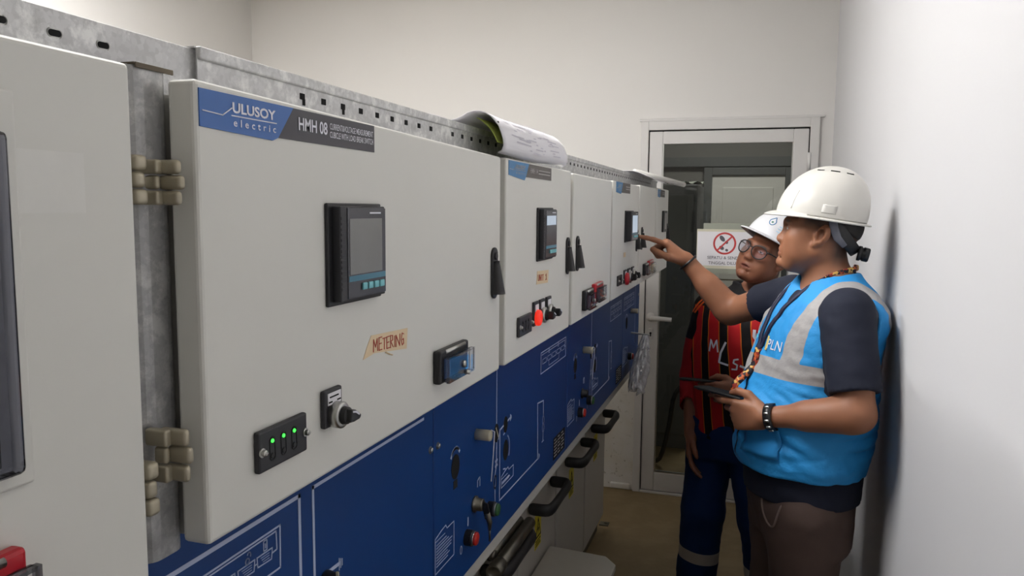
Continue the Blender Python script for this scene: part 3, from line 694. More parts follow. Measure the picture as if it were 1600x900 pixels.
ink.ribbon([(.7245, 1.2035), (.731, 1.2035), (.731, 1.2155), (.7245, 1.2155)], .0013, XBL, True); ink.ribbon([(.728, 1.2065), (.728, 1.211)], .0012, XBL)
ell(ink, .695, 1.2045, .0034, .0034, .0012, n=14); ell(ink, .698, 1.2105, .003, .0036, .0011, a0=-.5, a1=2.7, n=8)
ink.ribbon([(.866, 1.1145), (.890, 1.1135)], .005, XBL)
for yy_, h_ in ((.8905, .008), (.8945, .006), (.8985, .0042)): ink.ribbon([(yy_, 1.1125 - h_), (yy_, 1.1125 + h_)], .0016, XBL)
for a_, ch in ((.497, 'I'), (.503, '0'), (.518, '0')): ell(ink, a_ + .03, 1.274, .004, .006, .0016, n=12)
part('mimic_lines', ink, 'line', pB)
kn = part('earth_switch_knob', MB().lathe((XBL, .855, 1.106), (1, 0, 0), [(.014, 0), (.014, .004), (.012, .016), (.008, .02)], 24), 'black', pB, True)
part('knob_pointer', MB().box(XBL + .018, XBL + .0215, .852, .8545, 1.088, 1.122), 'ivory', kn)
screw(pB, 1.199, 1.180, XBL); lower_door(cB, .433, 1.213, False)

# ---- first feeder cubicle: pair of doors
cC = cubicle(1.213, 2.217, 'switchgear cubicle right of the metering one, door pair with a red lamp lit')
d2_ = lv_door(cC, 1.232, 1.700, z1=1.685); d3_ = lv_door(cC, 1.727, 2.206, z1=1.682)
nameplate(d2_, 1.243, 1.522, 1.657, 1.6815, 1.342, 1.362, 'HMH 14', (), True, dip=.006)
m_, X, a, b, c0, c1 = power_meter(d2_, 1.418, 1.531, 1.499, 1.6025, 'bezel')
part('lit_area', MB().box(X + .0012, X + .0016, a + .17 * (b - a), b - .1 * (b - a), c0 + .68 * (c1 - c0), c0 + .87 * (c1 - c0)), 'lcd', m_)
swing_handle(d2_, 1.670); swing_handle(d3_, 1.768)
tp = part('masking_tape', MB().prism([(XLV, 1.422, 1.4545), (XLV, 1.507, 1.451), (XLV, 1.512, 1.4765), (XLV, 1.428, 1.480)], (.0006, 0, 0)), 'tape', d2_, label='cream tape lettered UNIT 1 in red')
mk = MB()
for i_, (ch, y_, w_) in enumerate((('U', 1.432, .008), ('N', 1.444, .008), ('I', 1.456, .003), ('T', 1.463, .009), ('1', 1.486, .010))): strokes(mk, y_, 1.4610 - .0006 * i_, w_, .011, LET[ch], .0014)
part('lettering', mk, 'red_ink', tp)
voltage_indicator(d2_, 1.297, 1.377, 1.370, 1.4065, False)
for y_, k_ in ((1.412, 'lamp'), (1.455, 'sw'), (1.505, 'sw')): pilot(d2_, y_, 1.376, 1.423, k_, .034)
breaker_window(d3_, 1.830, 1.925, 1.352, 1.402, 'black', 'plum_in'); breaker_window(d3_, 1.945, 2.05, 1.358, 1.408, 'red_cover', 'plum_in')
pC = blue_panel(cC, 1.213, 2.217)
switch_section(pC, 0.0); screw(pC, 1.232, 1.178, XBL)
ink = MB(); flow(ink, 1.915, 2.188, 1.168, 1.224); part('interlock_diagram', ink, 'line', pC)
lower_door(cC, 1.213, 1.713); lower_door(cC, 1.717, 2.217, True, 2.0)

# ---- second feeder cubicle
cD = cubicle(2.217, 3.202, 'switchgear cubicle the men point at, door pair with a bright lit meter screen')
d4_ = lv_door(cD, 2.232, 2.742, z1=1.684); d5_ = lv_door(cD, 2.762, 3.195, z1=1.688)
nameplate(d4_, 2.272, 2.53, 1.652, 1.683, 2.36, 2.385, None, (), True, dip=.004)
m_, X, a, b, c0, c1 = power_meter(d4_, 2.435, 2.595, 1.496, 1.597, 'lcd', p=.02)
swing_handle(d4_, 2.690); swing_handle(d5_, 2.815)
part('masking_tape', MB().box(XLV, XLV + .0006, 2.43, 2.47, 1.449, 1.464), 'tape', d4_)
voltage_indicator(d4_, 2.315, 2.385, 1.367, 1.399, False)
for y_, k_ in ((2.455, 'redlamp'), (2.53, 'sw'), (2.61, 'sw')): pilot(d4_, y_, 1.365, 1.408, k_, .044)
breaker_window(d5_, 2.86, 2.96, 1.356, 1.400, 'black', 'plum_in'); breaker_window(d5_, 2.98, 3.10, 1.352, 1.404, 'red_cover', 'tape')
pD = blue_panel(cD, 2.217, 3.202)
switch_section(pD, 1.003, 1.2, False)
ink = MB(); flow(ink, 2.912, 3.155, 1.170, 1.226); part('interlock_diagram', ink, 'line', pD)
lower_door(cD, 2.217, 2.693); lower_door(cD, 2.697, 3.202)

# ---- far end cubicle
cE = cubicle(3.202, 3.665, 'farthest switchgear cubicle at the end of the row, nearest the glass door')
d6_ = lv_door(cE, 3.222, 3.655, z1=1.692)
nameplate(d6_, 3.255, 3.50, 1.656, 1.686, 3.33, 3.35, None, (), True, dip=.003)
part('relay', MB().box(XLV, XLV + .008, 3.42, 3.56, 1.503, 1.597, .002), 'black', d6_)
part('relay_face', MB().box(XLV + .008, XLV + .0086, 3.47, 3.53, 1.515, 1.587), 'grey_ink', d6_)
swing_handle(d6_, 3.62)
pE = blue_panel(cE, 3.202, 3.665)
ink = MB(); flow(ink, 3.222, 3.50, 1.172, 1.226); ink.ribbon([(3.538, 1.30), (3.54, 1.16), (3.545, 1.02)], .003, XBL); note(ink, 3.22, 3.34, .93, 1.0, 6)
ell(ink, 3.30, 1.118, .03, .03, .004, a0=.7, a1=2.5, n=8); ell(ink, 3.545, 1.00, .01, .015, .004)
part('mimic_lines', ink, 'line', pE)
peg(pE, 3.415, 1.150); hole(pE, 3.304, 1.109, .022, .026); push(pE, 3.37, .952, 'red'); screw(pE, 3.64, 1.20, XBL)
lower_door(cE, 3.202, 3.665)
part('foot_bracket', MB().box(-.70, -.655, 3.655, 3.70, .03, .036, .001).lathe((-.672, 3.685, .036), (0, 0, 1), [(.008, 0), (.008, .003)], 14), 'steel', cE)

# ---- galvanised perforated rails on top
def slot_holes(mb, x, ys, zc, a, b):
    for y_ in ys:
        pts = [(x, y_ + (a - b if math.cos(t_) > 0 else b - a) + b * math.cos(t_), zc + b * math.sin(t_)) for t_ in [2 * math.pi * i / 20 for i in range(20)]]
        mb.prism(pts, (.0008, 0, 0))
r1 = thing('perforated_rail', (-.5, .1, 1.705), 'short galvanised rail with oblong slots on the nearest cubicle', 'rail')
part('web', MB().box(-.462, -.459, -.45, .56, 1.688, 1.7315, .0008).box(-.50, -.462, -.45, .56, 1.688, 1.691).box(-.50, -.462, -.45, .56, 1.7295, 1.7315), 'galv', r1, label='galvanised channel')
for i_ in range(9):
    y_ = .455 - .0405 * i_; sl = MB(); slot_holes(sl, -.459, [y_], 1.7155, .0048, .0022)
    so = part('slot', sl, 'hole', r1); ri = MB()
    pts = [(y_ + (.003 if math.cos(t_) > 0 else -.003) + .0028 * math.cos(t_), 1.7155 + .0028 * math.sin(t_)) for t_ in [2 * math.pi * i / 20 for i in range(20)]]
    part('slot_rim', ri.ribbon(pts, .0007, -.459, True, .0003), 'chrome', so)
r2 = thing('cable_tray', (-.5, 1.7, 1.705), 'long galvanised cable tray with a rolled lip along the cubicle tops', 'cable tray')
L0, L1 = .548, 3.60
part('web', MB().box(-.456, -.454, L0, L1, 1.688, 1.7245, .0006).box(-.60, -.456, L0, L1, 1.688, 1.690), 'galv', r2)
part('lip', MB().box(-.4565, -.4505, L0, L1, 1.7225, 1.7335, .002, 3).box(-.472, -.4565, L0, L1, 1.7318, 1.7335), 'galv', r2)
first = None
for i_ in range(66):
    y_ = .704 + .041 * i_
    if y_ > L1 - .02 or 1.05 < y_ < 1.1: continue
    if first is None:
        first = part('hole', MB().box(-.4545, -.4532, y_ - .0045, y_ + .0045, 1.710, 1.7165, .0008), 'hole', r2); y00 = y_
    else:
        h2_ = first.copy(); COL.objects.link(h2_); h2_.parent = r2; h2_.location = (0, y_ - y00, 0)
for y_ in (.704, .784): part('notch', MB().box(-.4545, -.4531, y_ + .0005, y_ + .0045, 1.7045, 1.711), 'hole', r2)

# ---- drawings draped over the tray
def drape(name, label, y0, y1, prof, mat, skew=0.0, group=None, amp=.003, thick=.0015):
    # prof: (x, z) across the aisle direction
    P = np.array(prof); s_ = np.r_[0, np.cumsum(np.hypot(*np.diff(P, axis=0).T))]; s_ /= s_[-1]
    def f(u, v):
        x_ = np.interp(v, s_, P[:, 0]); z_ = np.interp(v, s_, P[:, 1])
        yv = y0 + (y1 - y0) * u + skew * (v - .5)
        return (x_ + amp * math.sin(9 * u + 5 * v), yv, z_ + amp * math.sin(7 * u + 2) * (.3 + v * .4))
    t_ = thing(name, (P[:, 0].mean(), (y0 + y1) / 2, P[:, 1].min()), label, 'paper', group)
    return t_, part('sheet', MB().grid(f, 26, 30), mat, t_, True, solid=thick)
arch = [(-.62, 1.742), (-.56, 1.745), (-.515, 1.749), (-.492, 1.744), (-.474, 1.7375), (-.461, 1.742), (-.450, 1.750), (-.438, 1.754), (-.424, 1.753), (-.411, 1.744), (-.402, 1.732), (-.397, 1.714), (-.397, 1.700), (-.402, 1.692), (-.410, 1.6895)]
dw, sh = drape('drawing_sheets', 'curled stack of white printed drawings hanging over the cable tray', 1.150, 1.565, arch, 'paper', .12)
# printed line work on the outside of the curl
pv = MB()
aP = np.array(arch); aS = np.r_[0, np.cumsum(np.hypot(*np.diff(aP, axis=0).T))]; aS /= aS[-1]
def curl(u, v, off=.0016):
    x_ = np.interp(v, aS, aP[:, 0]); z_ = np.interp(v, aS, aP[:, 1]); x2 = np.interp(min(v + .01, 1), aS, aP[:, 0]); z2 = np.interp(min(v + .01, 1), aS, aP[:, 1])
    tx_, tz_ = x2 - x_, z2 - z_; L = math.hypot(tx_, tz_) or 1
    return Vector((x_ + .003 * math.sin(9 * u + 5 * v) - tz_ / L * off, 1.150 + .415 * u + .12 * (v - .5), z_ + .003 * math.sin(7 * u + 2) * (.3 + v * .4) + tx_ / L * off))
for k_ in range(70):
    v_ = random.uniform(.58, .93); u_ = random.uniform(.08, .78); L_ = random.uniform(.03, .16)
    a_, b_ = curl(u_, v_), curl(u_ + L_, v_); c_, d_ = curl(u_ + L_, v_ + .008), curl(u_, v_ + .008)
    pv.add([a_, b_, c_, d_], [(0, 1, 2, 3)])
part('printed_lines', pv, plain('faint_print_grey', (204, 201, 210), .8), dw)
for v_ in (.60, .80): part('binding_hole', MB().cyl(curl(.022, v_, .0008), curl(.022, v_, .0021), .0016, n=12), 'hole', dw)
part('inner_sheet', MB().grid(lambda u, v: (-.4475 + .036 * v + .004 * math.sin(3 * v), 1.203 + .38 * u, 1.748 - .040 * v ** 1.3), 10, 16), 'paper_back', dw, True, label='lime green inner sheet', solid=.0015)
w_ = thing('drawing_sheets', (-.5, 2.95, 1.735), 'flat white sheets on the far end of the cable tray', 'paper')
part('sheet', MB().grid(lambda u, v: (-.58 + .19 * v, 2.72 + .62 * u + .1 * v, 1.7365 + .004 * math.sin(3 * u + 2 * v) - .028 * max(0, v - .72) ** 1.4 * 4), 20, 16), 'paper', w_, True, solid=.002)
pt = thing('plastic_tube', (-.35, 3.3, 1.70), 'white rolled tube sticking out over the farthest cubicle', 'tube')
part('tube', MB().cyl((-.48, 3.10, 1.751), (-.325, 3.52, 1.7135), .0115, n=20), 'pole', pt, True)
part('band', MB().cyl((-.372, 3.402, 1.7232), (-.364, 3.422, 1.7216), .0125, n=20), 'grey_ink', pt, True)

# ---- plastic bag hanging from the end panel
bg = thing('plastic_bag', (-.50, 3.3, .85), 'clear crumpled plastic bag hanging at the end of the blue panels', 'bag')
def fb(u, v):
    a = 2 * math.pi * u; w_ = .014 + .075 * min(1, v * 1.5) * (1 - .45 * max(0, v - .6)); cr = .016 * math.sin(5 * a + 9 * v) * min(1, v * 3) + .010 * math.sin(11 * a - 13 * v) * min(1, v * 3)
    return (-.462 + (.012 + .22 * w_) * math.cos(a) + cr * .35, 3.43 - .26 * v + (w_ * 1.5 + cr * 2) * math.sin(a), 1.045 - .20 * v + .010 * math.sin(7 * a) * v - .03 * v * math.sin(a))
part('film', MB().grid(fb, 40, 26, True), 'bag', bg, True, solid=.0006)
part('tie', MB().cyl((-.5295, 3.43, 1.048), (-.445, 3.43, 1.042), .004, n=10), 'chrome', bg)

# ---- operating lever lying on the first handle
ol = thing('operating_lever', (-.64, 2.05, .66), 'grey steel operating lever lying across the nearest black handle', 'lever')
lm = MB().cyl((-.650, 1.86, .676), (-.648, 2.12, .672), .015, n=20).cyl((-.614, 1.83, .668), (-.616, 2.125, .668), .0175, n=20)
part('tube', lm, 'steel', ol, True)
part('socket', MB().lathe((-.614, 1.79, .668), (0, 1, 0), [(.021, 0), (.021, .05), (.018, .055)], 22).lathe((-.614, 1.788, .668), (0, -1, 0), [(.021, -.001), (.021, .001), (.013, .001), (.012, -.02)], 22), 'steel', ol, True)
part('joint', MB().lathe((-.640, 1.84, .690), (1, 0, 0), [(.014, 0), (.014, .012), (.009, .014)], 18), 'steel', ol, True)

# ---- low white topped stand in front of the lower doors
st = thing('step_stand', (-.54, 2.35, 0), 'low white-topped stand in front of the lower doors, black feet', 'stand')
part('top', MB().prism([(-.668, 2.08, .378), (-.43, 2.08, .378), (-.416, 2.10, .378), (-.416, 2.49, .378), (-.46, 2.545, .378), (-.668, 2.565, .378)], (0, 0, .022), .004), 'white_top', st)
part('skirt', MB().box(-.655, -.44, 2.10, 2.50, .30, .378, .004), 'white_top', st)
for x_, y_ in ((-.635, 2.12), (-.45, 2.12), (-.635, 2.49), (-.45, 2.485)):
    l_ = part('leg', MB().cyl((x_, y_, .03), (x_, y_, .30), .014, n=16), 'black', st, True)
    part('foot', MB().lathe((x_, y_, 0), (0, 0, 1), [(.024, 0), (.024, .02), (.015, .032)], 18), 'black', l_, True)

# ------------------------------------------------------------------ implicit-surface modelling for the people
V3 = lambda *a: np.array(a, dtype=np.float32)
def unit(v): v = np.asarray(v, dtype=np.float64); return v / np.linalg.norm(v)
class Frame:                                  # local axes: x forward, y left, z up
    def __init__(s, o, x, y, z): s.o = np.asarray(o, float); s.R = np.stack([unit(x), unit(y), unit(z)])
    def loc(s, P): return (P - s.o) @ s.R.T
    def wld(s, p): return np.asarray(p, float) @ s.R + s.o
def head_frame(o, az, pitch, roll=0.0):       # az from -y turning to -x, pitch raises the face, roll tips to the person's left
    f = np.array([-math.sin(az) * math.cos(pitch), -math.cos(az) * math.cos(pitch), math.sin(pitch)])
    l = unit(np.cross([0, 0, 1], f)); u = np.cross(f, l)
    l2 = l * math.cos(roll) - u * math.sin(roll); u2 = u * math.cos(roll) + l * math.sin(roll)
    return Frame(o, f, l2, u2)

class SDF:
    def __init__(s): s.ops = []
    def op(s, fn, c, R, k=.01, mode='add'): s.ops.append((mode, k, fn, np.asarray(c, float), R)); return s
    def cap(s, a, b, ra, rb=None, k=.012, mode='add', fr=None, sc=None):
        a, b = (np.asarray(fr.wld(p) if fr else p, float) for p in (a, b)); rb = ra if rb is None else rb
        d = b - a; L2 = float(d @ d) + 1e-12
        def fn(P):
            q = P - a; t = np.clip(q @ d / L2, 0, 1)
            return np.sqrt(((q - t[:, None] * d) ** 2).sum(1)) - (ra + (rb - ra) * t)
        return s.op(fn, (a + b) / 2, math.sqrt(L2) / 2 + max(ra, rb), k, mode)
    def sleeve(s, a, b, ra, rb, k=.03):          # tube that stops in a flat cuff at b
        a, b = np.asarray(a, float), np.asarray(b, float); d = b - a; L = np.linalg.norm(d); d = d / L; e = b + d * .1
        def fn(P):
            q = P - a; h = q @ d; t = np.clip(h / (L + .1), 0, 1) * (L + .1)
            return np.maximum(np.sqrt(((q - t[:, None] * d) ** 2).sum(1)) - (ra + (rb - ra) * t / L), h - L)
        return s.op(fn, (a + b) / 2, L / 2 + .1 + max(ra, rb), k)
    def chain(s, pts, rs, k=.012, fr=None, mode='add'):
        for i in range(len(pts) - 1): s.cap(pts[i], pts[i + 1], rs[i], rs[i + 1], k, mode, fr)
        return s
    def ell(s, c, r, k=.012, mode='add', fr=None, rot=None):
        r = np.asarray(r, float); cw = np.asarray(fr.wld(c) if fr else c, float)
        R = fr.R if fr else np.eye(3)
        if rot is not None: R = rot @ R
        def fn(P):
            p = (P - cw) @ R.T; k0 = np.sqrt(((p / r) ** 2).sum(1)); k1 = np.sqrt(((p / r ** 2) ** 2).sum(1)) + 1e-9
            return k0 * (k0 - 1) / k1
        return s.op(fn, cw, r.max(), k, mode)
    def box(s, c, h, rad=.004, k=.006, mode='add', fr=None):
        h = np.asarray(h, float); cw = np.asarray(fr.wld(c) if fr else c, float); R = fr.R if fr else np.eye(3)
        def fn(P):
            q = np.abs((P - cw) @ R.T) - (h - rad)
            return np.sqrt((np.maximum(q, 0) ** 2).sum(1)) + np.minimum(q.max(1), 0) - rad
        return s.op(fn, cw, np.linalg.norm(h), k, mode)
    def loft(s, fr, rows, k=.02, mode='add', off=0.0, p=2.0):    # rows: (z, half depth, half width, centre x, centre y) in frame fr
        r = np.asarray(rows, float); zs = r[:, 0]; zz = np.linspace(zs[0], zs[-1], 160)
        tab = []
        for j in range(1, 5):                                     # smooth interpolation
            y = np.interp(zz, zs, r[:, j]); ker = np.hanning(15); ker /= ker.sum()
            tab.append(np.convolve(np.pad(y, 7, mode='edge'), ker, 'valid'))
        z0, z1 = zs[0] - off, zs[-1] + off
        def fn(P):
            q = fr.loc(P); z = np.clip(q[:, 2], zs[0], zs[-1])
            a, b, cx, cy = (np.interp(z, zz, t_) for t_ in tab)
            a = a + off; b = b + off
            rr = ((np.abs(q[:, 0] - cx) / a) ** p + (np.abs(q[:, 1] - cy) / b) ** p) ** (1 / p)
            d = (rr - 1) * np.minimum(a, b)
            dz = np.maximum(z0 - q[:, 2], q[:, 2] - z1)
            return np.where(dz > 0, np.sqrt(np.maximum(d, 0) ** 2 + dz ** 2), np.maximum(d, dz))
        c = fr.wld((0, 0, (zs[0] + zs[-1]) / 2)); R = (zs[-1] - zs[0]) / 2 + r[:, 1:3].max() + abs(r[:, 3:5]).max() + abs(off)
        return s.op(fn, c, R, k, mode)
    def plane(s, pt, n, k=.004):                                   # keep the side opposite n
        pt, n = np.asarray(pt, float), unit(n)
        return s.op(lambda P: (P - pt) @ n, pt, 1e6, k, 'and')
    def warp(s, fn): s.ops.append(('warp', 0, fn, np.zeros(3), 1e6)); return s
    def ev(s, P, cull=True):
        D = np.full(len(P), .5)
        for mode, k, fn, c, R in s.ops:
            if R < 1e5 and cull:
                m = ((P - c) ** 2).sum(1) < (R + k + .07) ** 2
                if not m.any(): continue
                Q = P[m]; a = D[m]
            else: m = slice(None); Q = P; a = D
            b = fn(Q)
            if mode == 'warp': D = D + b; continue
            k = max(k, 1e-5)
            if mode == 'add': h = np.clip(.5 + .5 * (a - b) / k, 0, 1); r = a + (b - a) * h - k * h * (1 - h)
            elif mode == 'sub': b = -b; h = np.clip(.5 - .5 * (a - b) / k, 0, 1); r = a + (b - a) * h + k * h * (1 - h)
            else: h = np.clip(.5 - .5 * (a - b) / k, 0, 1); r = a + (b - a) * h + k * h * (1 - h)
            D[m] = r
        return D
    def mesh(s, lo, hi, step):
        ax = []
        for i in range(3):
            st = step[i]
            if isinstance(st, (int, float)): a = np.arange(lo[i], hi[i] + st, st)
            else:
                a = [lo[i]]
                while a[-1] < hi[i]: a.append(a[-1] + next(d for z, d in st if a[-1] < z))
                a = np.array(a)
            n = -(-len(a) // 6) * 6
            a = np.r_[a, a[-1] + (a[-1] - a[-2]) * np.arange(1, n - len(a) + 1)]; ax.append(a)
        nx, ny, nz = map(len, ax); B = 6
        cs = [a.reshape(-1, B) for a in ax]
        cen = [c.mean(1) for c in cs]; hs = [(c[:, -1] - c[:, 0]) / 2 + np.gradient(a)[::B] for c, a in zip(cs, ax)]
        G = np.stack(np.meshgrid(*cen, indexing='ij'), -1).reshape(-1, 3)
        Hd = np.sqrt(sum(h ** 2 for h in np.meshgrid(*hs, indexing='ij'))).reshape(-1)
        d = s.ev(G); act = np.abs(d) < Hd * 1.35 + .012
        bx, by, bz = len(cen[0]), len(cen[1]), len(cen[2])
        D = np.repeat(np.repeat(np.repeat(np.where(d < 0, -.5, .5).astype(np.float32).reshape(bx, by, bz), B, 0), B, 1), B, 2)
        idx = np.argwhere(act.reshape(bx, by, bz)); o = np.stack(np.meshgrid(*[np.arange(B)] * 3, indexing='ij'), -1).reshape(-1, 3)
        for ch in np.array_split(idx, max(1, len(idx) // 1500)):
            I = (ch[:, None, :] * B + o[None]).reshape(-1, 3)
            P = np.stack([ax[j][I[:, j]] for j in range(3)], 1)
            D[I[:, 0], I[:, 1], I[:, 2]] = s.ev(P)
        S = D < 0
        c = S[:-1, :-1, :-1].astype(np.int8)
        for i, j, k_ in ((1, 0, 0), (0, 1, 0), (0, 0, 1), (1, 1, 0), (1, 0, 1), (0, 1, 1), (1, 1, 1)):
            c = c + S[i:nx - 1 + i, j:ny - 1 + j, k_:nz - 1 + k_]
        cell = np.argwhere((c > 0) & (c < 8)); del c
        lin_ = (cell[:, 0] * ny + cell[:, 1]) * nz + cell[:, 2]
        pos = np.zeros((len(cell), 3)); cnt = np.zeros(len(cell))
        for a in range(3):
            for u_ in (0, 1):
                for v_ in (0, 1):
                    off = [0, 0, 0]; off[(a + 1) % 3] = u_; off[(a + 2) % 3] = v_
                    p0 = cell + off; p1 = p0.copy(); p1[:, a] += 1
                    d0 = D[p0[:, 0], p0[:, 1], p0[:, 2]].astype(float); d1 = D[p1[:, 0], p1[:, 1], p1[:, 2]].astype(float)
                    m = (d0 < 0) != (d1 < 0); t = np.where(m, d0 / np.where(m, d0 - d1, 1), 0)
                    q = np.stack([ax[j][p0[:, j]] for j in range(3)], 1)
                    q[:, a] += t * (ax[a][p1[:, a]] - ax[a][p0[:, a]])
                    pos += q * m[:, None]; cnt += m
        pos /= cnt[:, None]
        quads = []
        for a in range(3):
            sl0 = [slice(None)] * 3; sl1 = [slice(None)] * 3; sl0[a] = slice(0, -1); sl1[a] = slice(1, None)
            A, Bm = S[tuple(sl0)], S[tuple(sl1)]
            e = np.argwhere(A != Bm); b, c2 = (a + 1) % 3, (a + 2) % 3
            e = e[(e[:, b] > 0) & (e[:, c2] > 0)]
            ins = S[e[:, 0], e[:, 1], e[:, 2]]
            ids = []
            for u_, v_ in ((0, 0), (1, 0), (1, 1), (0, 1)):
                q = e.copy(); q[:, b] -= u_; q[:, c2] -= v_
                L_ = (q[:, 0] * ny + q[:, 1]) * nz + q[:, 2]; ids.append(np.minimum(np.searchsorted(lin_, L_), len(lin_) - 1))
            Q = np.stack(ids, 1); Q[~ins] = Q[~ins][:, ::-1]; quads.append(Q)
        mb = MB(); mb.v = pos; mb.f = np.concatenate(quads); return mb

def spart(name, sdf, lo, hi, step, mat, parent=None, attrs=None, loc=None, relax=2, **kw):
    mb = sdf.mesh(lo, hi, step)
    P, Q = mb.v, mb.f
    for _ in range(relax):                                          # light smoothing of the surface
        acc = np.zeros_like(P); n = np.zeros(len(P))
        for i in range(4):
            a, b = Q[:, i], Q[:, (i + 1) % 4]
            for j in range(3): acc[:, j] += np.bincount(a, P[b, j], len(P)) + np.bincount(b, P[a, j], len(P))
            n += np.bincount(a, minlength=len(P)) + np.bincount(b, minlength=len(P))
        P = P * .5 + (acc / np.maximum(n, 1)[:, None]) * .5
    base = np.array(root_of(parent).location if parent else (loc or (0, 0, 0)))
    me = bpy.data.meshes.new(name); me.vertices.add(len(P)); me.vertices.foreach_set('co', (P - base).astype(np.float32).ravel())
    me.loops.add(Q.size); me.loops.foreach_set('vertex_index', Q.astype(np.int32).ravel())
    me.polygons.add(len(Q)); me.polygons.foreach_set('loop_start', np.arange(0, Q.size, 4, dtype=np.int32)); me.polygons.foreach_set('loop_total', np.full(len(Q), 4, dtype=np.int32))
    me.update(calc_edges=True); me.validate()
    me.polygons.foreach_set('use_smooth', [True] * len(me.polygons))
    me.materials.append(M[mat] if isinstance(mat, str) else mat)
    for k, f in (attrs or {}).items():
        at = me.attributes.new(k, 'FLOAT', 'POINT'); at.data.foreach_set('value', np.asarray(f(P), dtype=np.float32))
    o = bpy.data.objects.new(name, me); COL.objects.link(o)
    if parent: o.parent = parent
    else: o.location = base
    props(o, kw.get('label'), kw.get('cat'), kw.get('group'), kw.get('kind'))
    o_bvh = BVHTree.FromPolygons([tuple(p) for p in P], [tuple(q) for q in Q])
    return o, o_bvh

def folds(amp, scale, seed, stretch=(1, 1, 1), n=6):
    r = np.random.RandomState(seed); K = r.normal(size=(n, 3)) * scale * np.asarray(stretch); ph = r.uniform(0, 6.28, n); A = r.uniform(.5, 1, n)
    def fn(P):
        w = .02 * np.sin(P @ r_.T * 1.0 + 1.0).sum(1) if False else 0
        return amp * sum(A[i] * np.sin(P @ K[i] + ph[i] + .8 * np.sin(P @ K[(i + 1) % n] * .7)) for i in range(n)) / n * 2
    r_ = K
    return fn
def zmask(fn, z0, z1, soft=.05): return lambda P: fn(P) * np.clip((P[:, 2] - z0) / soft, 0, 1) * np.clip((z1 - P[:, 2]) / soft, 0, 1)

# ---- head: skull, face, ears, in head coordinates (x forward, y left, z up; origin between the ears)
def add_head(s, F, k=1.0, chub=0.0, parted=False):
    def E(c, r, kk=.012, mode='add', rot=None): s.ell(np.array(c) * k, np.array(r) * k, kk * k, mode, F, rot)
    def C(a, b, ra, rb=None, kk=.01, mode='add'): s.cap(np.array(a) * k, np.array(b) * k, ra * k, (rb if rb else ra) * k, kk * k, mode, F)
    E((-.012, 0, .035), (.098, .076, .082)); E((.022, 0, -.03), (.070, .058 + chub * .4, .074), .03)
    E((.052, 0, -.098), (.032, .030 + chub * .3, .020), .03)
    for sy in (1, -1):
        C((-.004, .054 * sy, -.045), (.050, .024 * sy, -.096), .017 + chub * .3, .017, .025)
        E((.052, .042 * sy, -.018), (.032, .026, .026), .02)
        E((.042, .040 * sy, -.055), (.034, .024 + chub * .4, .036), .025)
        C((.074, .046 * sy, .020), (.088, .008 * sy, .018), .011, .012, .018)
        E((.100, .031 * sy, .002), (.017, .021, .011), .014, 'sub')
        E((.0745, .031 * sy, .001), (.0135, .0145, .0125), .003)
        C((.082, .017 * sy, .001), (.078, .046 * sy, .003), .0052, .0045, .003)       # lids
        C((.0865, .019 * sy, -.0005), (.0815, .044 * sy, .000), .0016, .0016, .0015, 'sub')   # slit
        E((.090, .0135 * sy, -.036), (.013, .0085, .009), .008)
        E((.094, .007 * sy, -.0435), (.006, .004, .004), .003, 'sub')
        # ear: rim with a bowl cut out of it, lobe
        rt = np.array([[math.cos(.25), 0, math.sin(.25)], [0, 1, 0], [-math.sin(.25), 0, math.cos(.25)]])
        E((-.010, .0765 * sy, .000), (.019, .0115, .031), .006, 'add', rt); E((-.017, .082 * sy, .006), (.011, .008, .024), .005, 'add', rt)
        E((-.004, .0870 * sy, .003), (.0115, .0165, .021), .003, 'sub', rt); E((.0, .080 * sy, -.004), (.006, .008, .009), .003, 'sub', rt)
        E((.004, .0765 * sy, -.028), (.008, .007, .009), .006)
        C((.006, .073 * sy, .0), (.004, .0735 * sy, -.012), .006, .005, .005)
    C((.083, 0, .012), (.096, 0, -.029), .0075, .0095, .014); E((.0975, 0, -.033), (.0105, .0125, .0105), .010)
    E((.070, 0, -.066), (.0225, .028, .022), .02)
    for sy in (1, -1):
        C((.0805, .018 * sy, -.0655), (.0880, 0, -.0610), .0045, .0055, .006); C((.0800, .016 * sy, -.0755), (.0865, 0, -.0765), .005, .0062, .006)
        C((.0865, .021 * sy, -.0700), (.0945, 0, -.0688), .0017, .0017, .002, 'sub')
    if parted: E((.0905, 0, -.0690), (.011, .0135, .0032), .003, 'sub')
    E((.080, 0, -.087), (.010, .020, .004), .010, 'sub'); E((.079, 0, -.100), (.015, .018, .013), .014)
